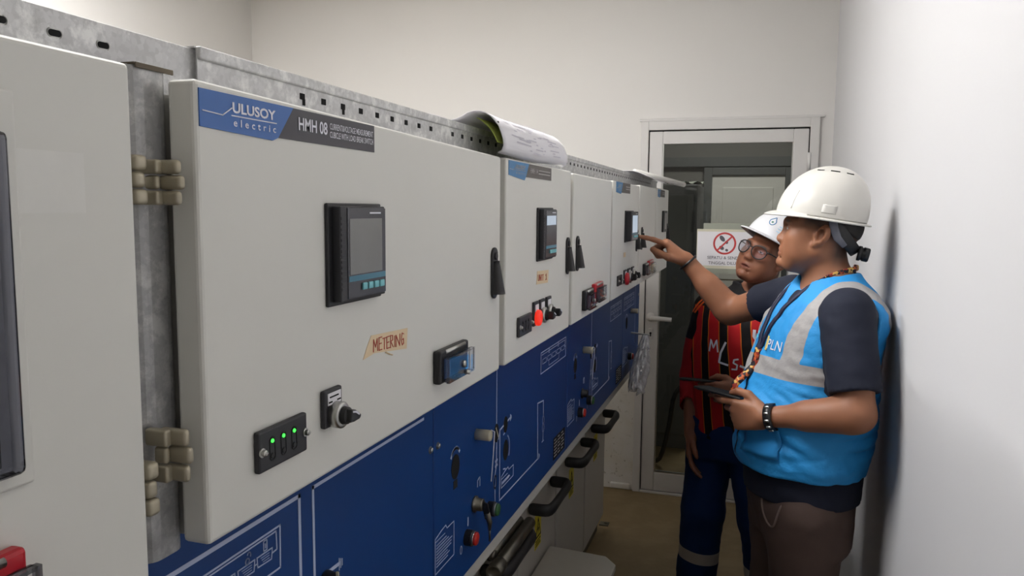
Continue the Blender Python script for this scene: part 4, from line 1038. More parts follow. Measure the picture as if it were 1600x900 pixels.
def face_attrs(F, k):
    def L(P): return F.loc(P) / k
    def sm(d, w=.0015): return np.clip(.5 - d / w, 0, 1)
    def el(p, c, r): return (np.sqrt((((p - c) / r) ** 2).sum(1)) - 1) * min(r)
    def head(p): return (p[:, 2] > -.13) & (np.abs(p).max(1) < .16)
    def lips(P):
        p = L(P); q = p.copy(); q[:, 1] = np.abs(q[:, 1])
        return sm(el(p, (.087, 0, -.0685), (.014, .0215, .0105)), .004) * head(p)
    def white(P):
        p = L(P); p[:, 1] = np.abs(p[:, 1]); return sm(el(p, (.0875, .0315, .0), (.010, .0115, .0034)), .0016) * head(p)
    def iris(P):
        p = L(P); p[:, 1] = np.abs(p[:, 1]); return sm(el(p, (.0875, .0300, .0005), (.012, .0050, .0045)), .0016) * head(p)
    def brow(P):
        p = L(P); p[:, 1] = np.abs(p[:, 1]); return sm(el(p, (.083, .032, .0215), (.02, .021, .0042)), .004) * head(p)
    def stub(P):
        p = L(P); h = np.clip((p[:, 2] + .005 - .35 * p[:, 0]) / .03, 0, 1) * np.clip((.052 - p[:, 0]) / .012, 0, 1) * (np.abs(p[:, 1]) < .0775)
        back = np.clip((-.035 - p[:, 0]) / .025, 0, 1) * np.clip((p[:, 2] + .085) / .04, 0, 1)
        return np.maximum(h, back) * head(p) * .95
    return dict(lips=lips, white=white, iris=iris, brow=brow, stub=stub)

def skin_mat(name, rgb, lip):
    t = NT(name); c = lin(rgb)
    col = t.mix(t.noise(14, 5), tuple(v * .86 for v in c), tuple(v * 1.1 for v in c))
    col = t.mix(t.math('MULTIPLY', t.attr('lips'), .7), col, lin(lip))
    col = t.mix(t.math('MULTIPLY', t.attr('stub'), .9), col, lin((34, 27, 24)))
    col = t.mix(t.math('MULTIPLY', t.attr('brow'), .85), col, lin((30, 22, 18)))
    col = t.mix(t.attr('white'), col, lin((205, 196, 188))); col = t.mix(t.math('MULTIPLY', t.attr('iris'), t.attr('white')), col, lin((24, 16, 12)))
    t.base(col); t.set(.5, spec=.4); t.b.inputs['Subsurface Weight'].default_value = .12
    t.b.inputs['Subsurface Radius'].default_value = (.012, .005, .003); t.b.inputs['Subsurface Scale'].default_value = .5
    t.bump(t.noise(420, 2), .06, .001); return t.m
M['skin_a'] = skin_mat('warm_brown_skin', (152, 103, 76), (150, 92, 78))
M['skin_b'] = skin_mat('deep_brown_skin', (142, 93, 70), (128, 74, 66))

# ---- hands in hand coordinates: x to the fingertips, y to the thumb side, z out of the back of the hand
def add_hand(s, F, flex, thumb, k=1.0, spread=.0):
    kn = [(.086, .026), (.090, .004), (.085, -.017), (.077, -.036)]
    PH = [(.043, .025, .021), (.047, .029, .022), (.043, .027, .021), (.034, .020, .019)]
    W = lambda p: F.wld(np.array(p) * k)
    for i in range(4):
        s.cap(W((.006, kn[i][1] * .55, 0)), W((kn[i][0], kn[i][1], .0015)), .0155 * k, .0118 * k, .012)
    s.cap(W((.02, .022, -.010)), W((.055, .026, -.010)), .017 * k, .013 * k, .014)          # thumb pad
    s.cap(W((.025, -.022, -.010)), W((.062, -.030, -.008)), .014 * k, .011 * k, .014)
    for i in range(4):
        x, y = kn[i]; p = np.array([x, y, 0.0]); a = 0.0; dy = (0.06, .015, -.03, -.07)[i] * (1 + spread)
        for j in range(3):
            a += flex[i][j]; d = np.array([math.cos(a), dy * math.cos(a), -math.sin(a)]); q = p + d / np.linalg.norm(d) * PH[i][j]
            r0 = (.0098, .0088, .0078, .0068)[j] * (1, 1.03, .98, .88)[i]; r1 = (.0088, .0078, .0068)[j] * (1, 1.03, .98, .88)[i]
            s.cap(W(p), W(q), r0 * k, r1 * k, .0035); p = q
    s.chain([W(p) for p in thumb], [r * k for r in (.0155, .0122, .0108, .0082)], .005)

def wrap_text(mb, bvh, direction, off=.0012):
    d = Vector(direction).normalized(); out = []
    for p in mb.v:
        hit = bvh.ray_cast(Vector(p) - d * .5, d)
        out.append(tuple(hit[0] - d * off) if hit[0] is not None else tuple(p))
    mb.v = out; return mb
def flat_ribbon(path, w, nrm, sub=6):          # ribbon in 3-D with given face normal, subdivided so that it can follow cloth
    P = [Vector(p) for p in path]; Q = []
    for a, b in zip(P[:-1], P[1:]):
        for i in range(sub): Q.append(a.lerp(b, i / sub))
    Q.append(P[-1]); n = Vector(nrm); mb = MB(); vs_ = []
    for i in range(len(Q)):
        t_ = (Q[min(i + 1, len(Q) - 1)] - Q[max(i - 1, 0)]).normalized(); s_ = t_.cross(n).normalized() * (w / 2)
        vs_ += [Q[i] - s_, Q[i] + s_]
    return mb.add(vs_, [(2 * i, 2 * i + 1, 2 * i + 3, 2 * i + 2) for i in range(len(Q) - 1)])

M['helmet'] = plain('white_helmet_shell', (212, 210, 204), .32, 0, .03, 8)
M['helmet_b'] = plain('clean_white_helmet_shell', (218, 219, 223), .35, 0, .02, 8)
M['strap_grey'] = plain('grey_strap_webbing', (112, 114, 124), .7, 0, .1, 60)
M['hair'] = plain('black_hair', (22, 18, 17), .6, 0, .2, 90, .3)
M['navy'] = plain('navy_cotton', (19, 25, 44), .85, 0, .12, 9, .15)
t = NT('brown_trouser_cloth'); c = lin((92, 76, 70))
t.base(t.mix(t.noise(7, 6), tuple(v * .8 for v in c), tuple(v * 1.12 for v in c))); t.set(.9, spec=.2); t.bump(t.noise(300, 2), .2, .001); M['trouser'] = t.m
M['cord'] = plain('brown_cord', (128, 108, 100), .8, 0, .1, 60)
# work vest: blue polyester with grey reflective tape where the tape attributes are positive
t = NT('blue_vest_polyester'); blue = t.mix(t.noise(5, 5), lin((34, 138, 208)), lin((52, 156, 224)))
msk = t.math('GREATER_THAN', t.attr('tape'), 0.0); edge = t.math('GREATER_THAN', t.attr('hem'), 0.0)
col = t.mix(edge, blue, lin((70, 172, 236))); col = t.mix(msk, col, t.mix(t.noise(60, 4), lin((150, 148, 148)), lin((176, 173, 172))))
t.base(col); t.set(.62, spec=.35); t.bump(t.noise(26, 5), .45, .008); M['vest'] = t.m
# football-style jersey: red and black stripes with thin orange edges from one lateral coordinate
t = NT('striped_jersey_knit'); a = t.attr('lat'); per = .087
fr_ = t.math('FRACT', t.math('DIVIDE', t.math('ADD', a, 1.0), per))
col = t.ramp(fr_, [(0, lin((186, 26, 32))), (.52, lin((216, 110, 30))), (.565, lin((22, 18, 20))), (.955, lin((216, 110, 30)))], 'CONSTANT')
col = t.mix(t.math('GREATER_THAN', t.attr('dark'), 0.0), col, lin((20, 18, 20)))
sl_ = t.math('GREATER_THAN', t.attr('sleeve'), 0.0)
col = t.mix(sl_, col, t.mix(t.math('GREATER_THAN', t.attr('arml'), 0.0), lin((22, 18, 20)), lin((160, 24, 30))))
pip = t.math('MULTIPLY', t.math('GREATER_THAN', t.attr('piping'), 0.0), 1.0)
col = t.mix(pip, col, lin((226, 96, 34)))
t.base(col); t.set(.75, spec=.3); t.bump(t.noise(260, 2), .15, .001); M['jersey'] = t.m
t = NT('blue_work_trousers'); b_ = t.mix(t.noise(6, 5), lin((10, 38, 82)), lin((15, 48, 98)))
t.base(t.mix(t.math('GREATER_THAN', t.attr('band'), 0.0), b_, lin((170, 164, 158)))); t.set(.8, spec=.25); t.bump(t.noise(240, 2), .2, .001); M['worktrouser'] = t.m
t = NT('patterned_lanyard'); v = t.n('ShaderNodeTexVoronoi'); v.inputs['Scale'].default_value = 130; t.l(t.coord(), v.inputs['Vector'])
sp = t.n('ShaderNodeSeparateColor'); t.l(v.outputs['Color'], sp.inputs[0])
t.base(t.ramp(sp.outputs[0], [(0, lin((26, 24, 36))), (.30, lin((196, 92, 38))), (.55, lin((150, 44, 30))), (.75, lin((214, 170, 90))), (.88, lin((40, 30, 34)))], 'CONSTANT')); t.set(.6); M['lanyard'] = t.m
M['lanyard_dark'] = plain('navy_lanyard_webbing', (24, 28, 58), .65, 0, .3, 120)
M['shoe'] = plain('black_shoe_leather', (28, 26, 26), .5, 0, .1, 30)

# ================================================================== man in the blue vest
def bend(P0, P1, t_): return np.asarray(P0) + (np.asarray(P1) - np.asarray(P0)) * t_
baseA = (.15, 2.23, 0.0)
az = math.radians(20)
fA = np.array([-math.cos(az), -math.sin(az), 0]); lA = np.array([math.sin(az), -math.cos(az), 0])
TA = Frame((.17, 2.25, 0), fA, lA, (0, 0, 1))
rowsA = [(.80, .125, .165, .030, 0), (.90, .145, .178, .032, 0), (1.0, .158, .184, .036, 0), (1.08, .160, .185, .032, 0), (1.16, .150, .185, .016, 0), (1.24, .137, .188, .0, 0),
         (1.30, .126, .190, -.012, 0), (1.345, .110, .182, -.022, 0), (1.38, .088, .150, -.027, 0), (1.412, .066, .095, -.027, 0), (1.44, .054, .060, -.022, 0)]
HA = head_frame((.157, 2.25, 1.537), math.radians(95), math.radians(12), 0)
kA = .95
SL, EL, WL = np.array((.222, 2.078, 1.352)), np.array((.246, 1.985, 1.112)), np.array((.032, 2.07, 1.064))
SR, ER, WR = np.array((.105, 2.42, 1.352)), np.array((-.075, 2.56, 1.275)), np.array((-.222, 2.55, 1.440))
hipL, kneeL, ankL = np.array((.160, 2.15, .84)), np.array((.155, 2.14, .46)), np.array((.185, 2.13, .075))
hipR, kneeR, ankR = np.array((.115, 2.33, .84)), np.array((.100, 2.34, .46)), np.array((.130, 2.35, .075))
xr = unit((-.75, -.15, .64)); yr = np.array((0, -1., 0)); yr = unit(yr - xr * (xr @ yr)); HRA = Frame(WR, xr, yr, np.cross(xr, yr))
xl = unit((-.85, .50, -.05)); yl = np.array((0, 0, 1.)); yl = unit(yl - xl * (xl @ yl)); zl = np.cross(xl, yl); zl = zl if zl[1] < 0 else -zl; HLA = Frame(WL, xl, yl, zl)
def foot(s, a, f, k=.03, r=.036):
    a = np.asarray(a); f = np.asarray(f); toe = a + f * .15; toe[2] = .030; heel = a - f * .035; heel[2] = .035
    s.cap(heel, toe, r, r * .8, k); s.cap(a, a + f * .06 - np.array((0, 0, .035)), r, r * .9, k)
s = SDF()
s.loft(TA, [(r[0], r[1] - .012, r[2] - .012, r[3], r[4]) if r[0] < 1.05 else r for r in rowsA], off=-.004)
s.cap((.190, 2.25, 1.38), (.170, 2.25, 1.50), .062, .056, .035)
for (a, b, c_) in ((SL, EL, WL), (SR, ER, WR)):
    s.cap(a, b, .054, .041, .03); s.cap(b, c_, .039, .026, .02); s.cap(bend(b, c_, .12), bend(b, c_, .5), .041, .034, .03)
for h_, k_, a in ((hipL, kneeL, ankL), (hipR, kneeR, ankR)):
    s.cap(h_, k_, .085, .056, .04); s.cap(k_, a, .054, .036, .03); foot(s, a, fA)
add_head(s, HA, kA, .012)
add_hand(s, HRA, [(.36, .10, .06), (1.25, 1.65, .9), (1.3, 1.65, .9), (1.35, 1.6, .9)], [(.020, .024, -.012), (.052, .046, -.026), (.084, .040, -.036), (.108, .026, -.040)], .97)
add_hand(s, HLA, [(.20, .22, .15), (.62, .70, .4), (.85, .95, .5), (1.0, 1.0, .6)], [(.020, .026, -.010), (.052, .052, -.012), (.086, .056, -.018), (.112, .048, -.024)], .97, -1.0)
manA, bvhA = spart('person', s, (-.40, 1.88, 0), (.36, 2.72, 1.68), (.003, .003, ((.84, .010), (1.02, .006), (1.14, .0028), (1.24, .005), (1.40, .0035), (9, .0023))), 'skin_a',
                   attrs=face_attrs(HA, kA), loc=baseA, relax=2, cat='person',
                   label='person in a blue hi-vis vest and white helmet, pointing at a meter screen')
# navy T-shirt
s = SDF(); s.loft(TA, [(.835, .142, .176, .032, 0)] + rowsA[1:], off=.008)
s.sleeve(SL + (0, 0, -.004), bend(SL, EL, .80), .064, .061); s.sleeve(SR + (0, 0, -.002), bend(SR, ER, .52), .063, .060)
s.cap((.190, 2.25, 1.40), (.168, 2.24, 1.475), .064, .066, .02, 'sub'); s.ell((.055, 0, 1.43), (.05, .05, .035), .02, 'sub', TA)
s.warp(zmask(folds(.0022, 26, 3, (1, 1, .8)), .8, 1.42)); s.warp(folds(.0012, 70, 5))
shirtA, bvhShA = spart('t_shirt', s, (-.05, 1.88, .80), (.345, 2.56, 1.46), (.0045, .0045, .0045), 'navy', manA, label='navy short sleeved t-shirt')
# vest
s = SDF(); s.loft(TA, [(.905, .150, .180, .040, 0), (.95, .156, .183, .040, 0)] + rowsA[2:], off=.019, k=.001)
s.plane((0, 0, 1.437), (0, 0, 1)); s.plane((0, 0, .905), (0, 0, -1))
aL = SL + lA * .025; aR = SR - lA * .042
s.cap(aL + (.004, 0, -.012), bend(aL, EL, .55), .080, .074, .006, 'sub'); s.cap(aR + (0, 0, -.014), bend(aR, ER + (.02, .05, -.08), .6), .070, .072, .006, 'sub')
s.cap((.190, 2.25, 1.38), (.168, 2.24, 1.5), .066, .074, .012, 'sub')
s.cap((.085, .004, 1.44), (.150, 0, 1.285), .058, .004, .012, 'sub', TA); s.cap((.15, 0, 1.44), (.165, 0, 1.28), .050, .003, .012, 'sub', TA)
s.warp(zmask(folds(.0075, 20, 11, (.6, .6, 1.9)), .905, 1.15, .05)); s.warp(zmask(lambda P, g=folds(.010, 40, 12, (.45, .45, 1.6)): -np.abs(g(P)) + .003, .93, 1.17, .05)); s.warp(zmask(lambda P, g=folds(.006, 44, 14, (.9, .9, .8)): -np.abs(g(P)) + .002, 1.18, 1.40, .05)); s.warp(zmask(folds(.0045, 24, 21, (1, 1, .8)), 1.1, 1.44)); s.warp(folds(.0018, 62, 8, (.8, .8, 1.3)))
def tapeA(P):
    q = TA.loc(P); z = q[:, 2] + .06 * (q[:, 0] - .05) * 0; l = np.abs(q[:, 1])
    zc = 1.168 + .02 * np.sin(q[:, 1] * 7 + 1)
    belt = .024 - np.abs(z - zc); ver = np.where(z > zc - .01, .024 - np.abs(l - np.where(q[:, 1] > 0, .128, .108)), -1)
    return np.maximum(belt, ver)
vestA, bvhVA = spart('vest', s, (-.06, 1.98, .88), (.345, 2.52, 1.45), (.0042, .0042, .0042), 'vest', manA, attrs=dict(tape=tapeA, hem=lambda P: np.full(len(P), -1.)), label='sky blue work vest with grey reflective tape')
pk = MB().add([tuple(TA.wld((.30, l_, z_))) for l_ in np.linspace(.045, .15, 9) for z_ in np.linspace(.955, 1.035, 7)], [(i * 7 + j, i * 7 + j + 1, i * 7 + j + 8, i * 7 + j + 7) for i in range(8) for j in range(6)])
part('pocket', wrap_text(pk, bvhVA, -fA, .006), plain('vest_pocket_blue', (36, 138, 206), .65, 0, .05, 9), vestA, True, solid=.004)
zp = MB().add([tuple(TA.wld((.30, l_, z_))) for z_ in np.linspace(.92, 1.285, 40) for l_ in (-.004, .004)], [(2 * i, 2 * i + 1, 2 * i + 3, 2 * i + 2) for i in range(39)])
part('zip', wrap_text(zp, bvhVA, -fA, .002), 'navy', vestA)
def chest(mb): return wrap_text(mb, bvhVA, -fA, .0022)
def tri(mb):     # split large text faces so that they follow the cloth
    bm = bmesh.new(); vv = [bm.verts.new(p) for p in mb.v]
    for f in mb.f:
        try: bm.faces.new([vv[i] for i in f])
        except ValueError: pass
    bmesh.ops.triangulate(bm, faces=bm.faces); m2 = MB(); return m2.bm(bm)
e1 = Vector(lA); o_ = Vector(TA.wld((.30, .040, 1.232)))
part('lettering', chest(tri(MB().text('PLN', o_, e1, (0, 0, 1), .058, .026))), 'white_ink', vestA)
o_ = Vector(TA.wld((.30, .026, 1.226)))
part('emblem', chest(MB().add([o_, o_ + e1 * .012, o_ + e1 * .012 + Vector((0, 0, .038)), o_ + Vector((0, 0, .038))], [(0, 1, 2, 3)])), plain('emblem_yellow', (226, 206, 120), .5), vestA)
cy = MB()
for i_ in range(3):
    for j_ in range(2): cy.add([Vector(TA.wld((.30, -.095 + i_ * .019, 1.243 + j_ * .013))) + e1 * a_ + Vector((0, 0, b_)) for a_, b_ in ((0, 0), (.013, 0), (.015, .009), (.002, .009))], [(0, 1, 2, 3)])
part('chest_print', chest(cy), plain('cyan_print', (120, 226, 250), .5), vestA)
# trousers
s = SDF(); s.loft(TA, [(.70, .115, .165, .02, 0), (.80, .130, .172, .03, 0), (.90, .135, .172, .03, 0)], off=.004)
for h_, k_, a in ((hipL, kneeL, ankL), (hipR, kneeR, ankR)): s.cap(h_ + (-.012, 0, -.05), k_, .102, .078, .03); s.cap(k_, a + (0, 0, .03), .078, .072, .03)
s.cap(ankL + (0, 0, -.02), ankL + (0, 0, .06), .05, .05, .004, 'sub'); s.cap(ankR + (0, 0, -.02), ankR + (0, 0, .06), .05, .05, .004, 'sub')
s.warp(folds(.0035, 22, 31, (.7, .7, 1.5))); s.warp(folds(.0015, 60, 33, (1, 1, 1.4)))
trA, bvhTA = spart('trousers', s, (-.04, 1.98, .02), (.33, 2.50, .925), (.006, .006, .006), 'trouser', manA, label='grey-brown drawstring trousers')
dc = MB(); pts = [TA.wld((.30, l_, z_)) for l_, z_ in ((.06, .845), (.062, .82), (.075, .79), (.098, .765), (.118, .760), (.128, .775), (.134, .80), (.137, .835))]
dm = MB(); dm.v = [tuple(p) for p in pts]; wrap_text(dm, bvhTA, -fA, .003)
part('drawstring', dc.tube(dm.v, .0032, 8), 'cord', trA, True, subsurf=1)
for a in (ankL, ankR):
    s = SDF(); foot(s, a, fA, .03, .045); s.plane((0, 0, .085), (0, 0, 1)); s.plane((0, 0, .001), (0, 0, -1))
    spart('shoe', s, a - (.26, .2, a[2]), a + (.15, .2, .05), (.006, .006, .005), 'shoe', manA)
# hair under the helmet
s = SDF(); s.ell(np.array((-.012, 0, .036)) * kA, np.array((.1005, .0785, .084)) * kA, .01, 'add', HA)
s.plane(HA.wld((-.03, 0, .036)), -(HA.R[2] * .9 + HA.R[0] * -.43), .01)
spart('hair', s, (.02, 2.14, 1.46), (.28, 2.36, 1.66), (.003, .003, .003), 'hair', manA, label='short black hair')
FH = head_frame((.160, 2.25, 1.584), math.radians(96), math.radians(8.5), 0)
def make_helmet(parent, F, k, mat, label, A=.115, Bb=.101, Hh=.134, vents=True, visor=.019):
    W = lambda p: Vector(F.wld(np.array(p) * k))
    def shell(u, v, off=0.0):
        th = 2 * math.pi * u; c, s_ = math.cos(th), math.sin(th)
        if v < .78:
            a = math.pi / 2 * (v / .78); r = math.sin(a) ** .97; z = Hh * math.cos(a) ** .94
            ridge = .0045 * math.exp(-((s_ * r * Bb) / .017) ** 2) * math.cos(a) ** .4 + .0022 * math.exp(-((abs(s_ * r * Bb) - .045) / .008) ** 2) * math.cos(a)
            n = math.hypot(c * math.cos(a) * 0 + r, z / Hh) or 1
            return W((c * r * (A + off) - .016 * math.cos(a) ** 1.2 + .004 * c * r * math.cos(a), s_ * r * (Bb + off), z + ridge + off * .6))
        q = (v - .78) / .22; front = max(0.0, c) ** 2.2
        ext = (.011 + visor * front) * q
        return W((c * (A + ext), s_ * (Bb + ext * .75), -.003 * q - .009 * front * q * q))
    o = part('safety_helmet', MB().grid(shell, 84, 56, True), mat, parent, True, label=label, solid=.0032)
    rim = [shell(i / 84, 1.0) for i in range(84)]; rim.append(rim[0])
    part('rim', MB().tube([p + Vector((0, 0, -.0006)) for p in rim], .0024, 8), mat, o, True)
    if vents:
        for sy in (1, -1):
            for th, v_ in ((.37, .225), (.25, .225), (.13, .225)):
                a, b = shell(th * sy % 1 - .034, v_, .0012), shell(th * sy % 1 + .034, v_, .0012)
                part('vent_slot', MB().tube([a, (a + b) / 2 + (shell(th * sy % 1, v_, .0012) - (a + b) / 2), b], .0026, 6), 'hole', o)
        for th0, th1, v0, v1 in ((.135, .14, .55, .74), (.25, .30, .66, .74)):
            part('boss', MB().grid(lambda u, v: shell(th0 + (th1 - th0) * u, v0 + (v1 - v0) * v, .0012), 5, 8), mat, o, True, solid=.0022)
    return o, W, shell
helA, WA, shA = make_helmet(manA, FH, 1.0, 'helmet', 'white vented safety helmet')
LH = lambda p: HA.wld(np.array(p) * kA)
bandp = [LH(p) for p in ((-.030, .083, .046), (-.056, .079, .020), (-.083, .062, -.005), (-.102, .036, -.022), (-.110, 0, -.028), (-.102, -.036, -.022), (-.083, -.062, -.005), (-.056, -.079, .020), (-.030, -.083, .046))]
part('suspension_band', MB().tube(bandp, .017, 12, .2, up=HA.R[2]), 'black', helA, True, subsurf=1)
part('temple_strap', MB().tube([LH(p) for p in ((-.022, .0835, .060), (-.034, .0835, .03), (-.050, .080, .004), (-.074, .070, -.014))], [.010, .011, .010, .007], 12, .2, up=HA.R[0]), 'strap_grey', helA, True, label='grey strap')
kn0 = LH((-.112, .012, -.026)); part('ratchet_knob', MB().lathe(kn0, -HA.R[0], [(.020, 0), (.020, .008), (.017, .009), (.017, .012), (.019, .013), (.019, .026), (.016, .029)], 20), 'black', helA, True)
# lanyard
def snap(pts, bvh, off):
    out = []
    for p in pts:
        loc, nrm, *_ = bvh.find_nearest(Vector(p)); d = (Vector(p) - loc); out.append(loc + nrm * off)
    return out
def dense(pts, n=5): return [bend(a, b, i / n) for a, b in zip(pts[:-1], pts[1:]) for i in range(n)] + [np.asarray(pts[-1])]
def strip(path, w, nf, mat, parent, name, label=None):
    P = [Vector(p) for p in path]; vs_ = []
    for i, p in enumerate(P):
        t_ = (P[min(i + 1, len(P) - 1)] - P[max(i - 1, 0)]).normalized(); n_ = Vector(nf(p)); s_ = t_.cross(n_).normalized() * w / 2; vs_ += [p - s_, p + s_]
    return part(name, MB().add(vs_, [(2 * i, 2 * i + 1, 2 * i + 3, 2 * i + 2) for i in range(len(P) - 1)]), mat, parent, True, solid=.0016, label=label)
nrmV = lambda p: bvhVA.find_nearest(Vector(p))[1]
def frontpts(lz): 
    m = MB(); m.v = [tuple(TA.wld((.32, l_, z_))) for l_, z_ in lz]; return wrap_text(m, bvhVA, -fA, .006).v
left = [TA.wld((-.094, -.01, 1.449)), TA.wld((-.090, .02, 1.449)), TA.wld((-.062, .058, 1.448)), TA.wld((-.02, .072, 1.440)), TA.wld((.02, .068, 1.425)), TA.wld((.060, .052, 1.398)), TA.wld((.090, .046, 1.372))]
low = frontpts([(.038 - .0026 * i, 1.345 - .0092 * i) for i in range(14)])
lan = part('lanyard', MB().tube(dense(left[:5], 3), .0075, 8, .3, up=(0, 0, 1)), 'lanyard', manA, True, label='patterned dark lanyard')
strip(dense(left[4:] + [np.array(p) for p in low], 5), .011, lambda p: fA * .8 + np.array((0, -.5, .3)), 'lanyard_dark', lan, 'strap')
right = [TA.wld((.02, -.066, 1.425)), TA.wld((.062, -.050, 1.396)), TA.wld((.090, -.042, 1.372))] + [np.array(p) for p in frontpts([(-.034 + .0023 * i, 1.345 - .0092 * i) for i in range(14)])]
strip(dense(right, 5), .011, lambda p: fA * .8 + np.array((0, -.5, .3)), 'lanyard_dark', lan, 'strap')
p0 = np.array(low[-1]); tail = [p0, p0 + fA * .012 + (0, 0, -.05), TA.wld((.228, .0, 1.125)), TA.wld((.234, .004, 1.09))]
strip(dense([np.array(p) for p in tail], 6), .020, lambda p: fA * .6 + np.array((0, -.8, 0)), 'lanyard', lan, 'tail', 'orange patterned end')
part('clip', MB().tube([tail[-1], tail[-1] + np.array((0, 0, -.02)), tail[-1] + np.array((0, 0, -.045))], [.006, .008, .006], 10), 'black', lan, True)
# wrist things
def band(parent, name, c, axis, r, w, mat, thick=.003, squash=1.0, ref=None, label=None):
    prof = [(r, -w / 2), (r + thick, -w / 2), (r + thick, w / 2), (r, w / 2)]
    m = MB(); ax = Vector(axis).normalized(); e1_ = Vector(ref) if ref is not None else ax.orthogonal(); e1_ = (e1_ - ax * ax.dot(e1_)).normalized(); e2_ = ax.cross(e1_); n = 36
    vs_ = []; fs = []
    for i in range(n):
        a = 2 * math.pi * i / n
        for rr, hh in prof: vs_.append(Vector(c) + ax * hh + e1_ * math.cos(a) * rr + e2_ * math.sin(a) * rr * squash)
    for i in range(n):
        for j in range(4): fs.append((i * 4 + j, i * 4 + (j + 1) % 4, ((i + 1) % n) * 4 + (j + 1) % 4, ((i + 1) % n) * 4 + j))
    return part(name, m.add(vs_, fs), mat, parent, True, label=label)
axL = unit(EL - WL); cW = WL + axL * .022
wt = band(manA, 'wristwatch', cW, axL, .0315, .021, 'black', .004, 1.0, label='black and silver bracelet watch')
for i_ in range(5):
    a = math.radians(-60 + 30 * i_); e_out = np.array((0, -1., 0)); e_out = unit(e_out - axL * (axL @ e_out)); e_up = np.cross(axL, e_out); e_up = e_up if e_up[2] > 0 else -e_up
    pc = cW + (e_out * math.cos(a) + e_up * math.sin(a)) * .0358
    part('link', MB().lathe(pc - axL * .006, axL, [(.0028, 0), (.0034, .002), (.0034, .010), (.0028, .012)], 10), 'chrome', wt, True)
axR = unit(ER - WR); band(manA, 'bracelet', WR + axR * .012, axR, .0305, .007, 'black', .003, label='thin black bead bracelet')
rg = HLA.wld(np.array((.094, -.0185, -.014)) * .97); band(manA, 'finger_ring', rg, unit(HLA.R[0] * .6 - HLA.R[2] * .8), .0092, .004, 'chrome', .0016)
# phone in his hand
def phone(loc, ax, up, label):
    ax = unit(ax); up = unit(np.asarray(up) - ax * (ax @ np.asarray(up))); sd = np.cross(up, ax)
    mt = Matrix(((ax[0], sd[0], up[0], loc[0]), (ax[1], sd[1], up[1], loc[1]), (ax[2], sd[2], up[2], loc[2]), (0, 0, 0, 1)))
    t_ = thing('phone', loc, label, 'phone')
    part('body', MB().box(-.075, .075, -.036, .036, -.004, .004, .0035, 3, mat=mt), 'black', t_)
    part('screen', MB().box(-.069, .069, -.033, .033, .004, .0046, mat=mt), 'hole', t_)
    part('camera_bump', MB().box(.035, .065, .006, .030, -.0058, -.004, .0008, mat=mt), 'soft_black', t_)
pc = HLA.wld(np.array((.150, .040, -.040)) * .97)
phone(tuple(pc), HLA.R[0] + np.array((0, 0, .10)), (0, .17, .98), 'black phone held by the man in the blue vest')

# ================================================================== man in the striped jersey
baseB = (-.05, 3.03, 0.0)
az = math.radians(25)
fB = np.array([-math.sin(az), -math.cos(az), 0]); lB = np.array([math.cos(az), -math.sin(az), 0])
TB = Frame((-.05, 3.03, 0), fB, lB, (0, 0, 1))
rowsB = [(.74, .112, .160, 0, -.030), (.82, .116, .163, 0, -.026), (.92, .114, .158, .004, -.014), (1.02, .116, .163, .006, -.002), (1.11, .118, .172, .004, .008), (1.195, .112, .178, 0, .016),
         (1.245, .098, .168, -.006, .022), (1.280, .078, .132, -.008, .028), (1.305, .060, .082, -.006, .034), (1.325, .052, .056, 0, .04)]
HB = head_frame((.030, 2.945, 1.436), math.radians(32), math.radians(19), math.radians(19))
kB = .95
SLb, ELb, WLb = np.array((.128, 2.97, 1.232)), np.array((.135, 2.90, .960)), np.array((-.040, 2.83, .955))
SRb, ERb, WRb = np.array((-.172, 3.09, 1.222)), np.array((-.228, 3.085, .945)), np.array((-.222, 3.01, .730))
hLb, kLb, aLb = np.array((.0, 3.00, .76)), np.array((.052, 2.97, .43)), np.array((.095, 3.02, .075))
hRb, kRb, aRb = np.array((-.145, 3.06, .76)), np.array((-.165, 3.03, .43)), np.array((-.185, 3.07, .075))
xl = unit((-.96, .10, -.10)); yl = np.array((0, .15, 1.)); yl = unit(yl - xl * (xl @ yl)); zl = np.cross(xl, yl); zl = zl if zl[1] < 0 else -zl; HLB = Frame(WLb, xl, yl, zl)
xr = unit(WRb - ERb + np.array((0, -.02, 0))); yr = np.array((0, -1., 0)); yr = unit(yr - xr * (xr @ yr)); zr = np.cross(xr, yr); zr = zr if zr[0] < 0 else -zr; HRB = Frame(WRb, xr, yr, zr)
s = SDF(); s.loft(TB, rowsB, off=-.004)
s.cap((-.012, 3.02, 1.25), (.030, 2.985, 1.385), .058, .052, .03)
for (a, b, c_) in ((SLb, ELb, WLb), (SRb, ERb, WRb)):
    s.cap(a, b, .048, .038, .03); s.cap(b, c_, .037, .025, .02)
for h_, k_, a in ((hLb, kLb, aLb), (hRb, kRb, aRb)):
    s.cap(h_, k_, .078, .052, .04); s.cap(k_, a, .050, .034, .03); foot(s, a, fB)
add_head(s, HB, kB, .012, True)
add_hand(s, HLB, [(.30, .35, .2), (.55, .7, .4), (.75, .85, .5), (.9, .9, .5)], [(.020, .026, -.010), (.052, .050, -.012), (.084, .055, -.018), (.110, .048, -.024)], .95, -1.0)
add_hand(s, HRB, [(.25, .3, .2), (.3, .35, .25), (.35, .4, .3), (.4, .45, .3)], [(.020, .024, -.010), (.05, .044, -.016), (.078, .050, -.024), (.10, .046, -.032)], .95)
manB, bvhB = spart('person', s, (-.33, 2.72, 0), (.22, 3.24, 1.58), (.003, .003, ((.55, .010), (.88, .005), (1.04, .0032), (1.26, .006), (9, .0024))), 'skin_b',
                   attrs=face_attrs(HB, kB), loc=baseB, relax=2, cat='person',
                   label='person in a red and black striped jersey and glasses, looking up')
s = SDF(); s.loft(TB, rowsB, off=.010)
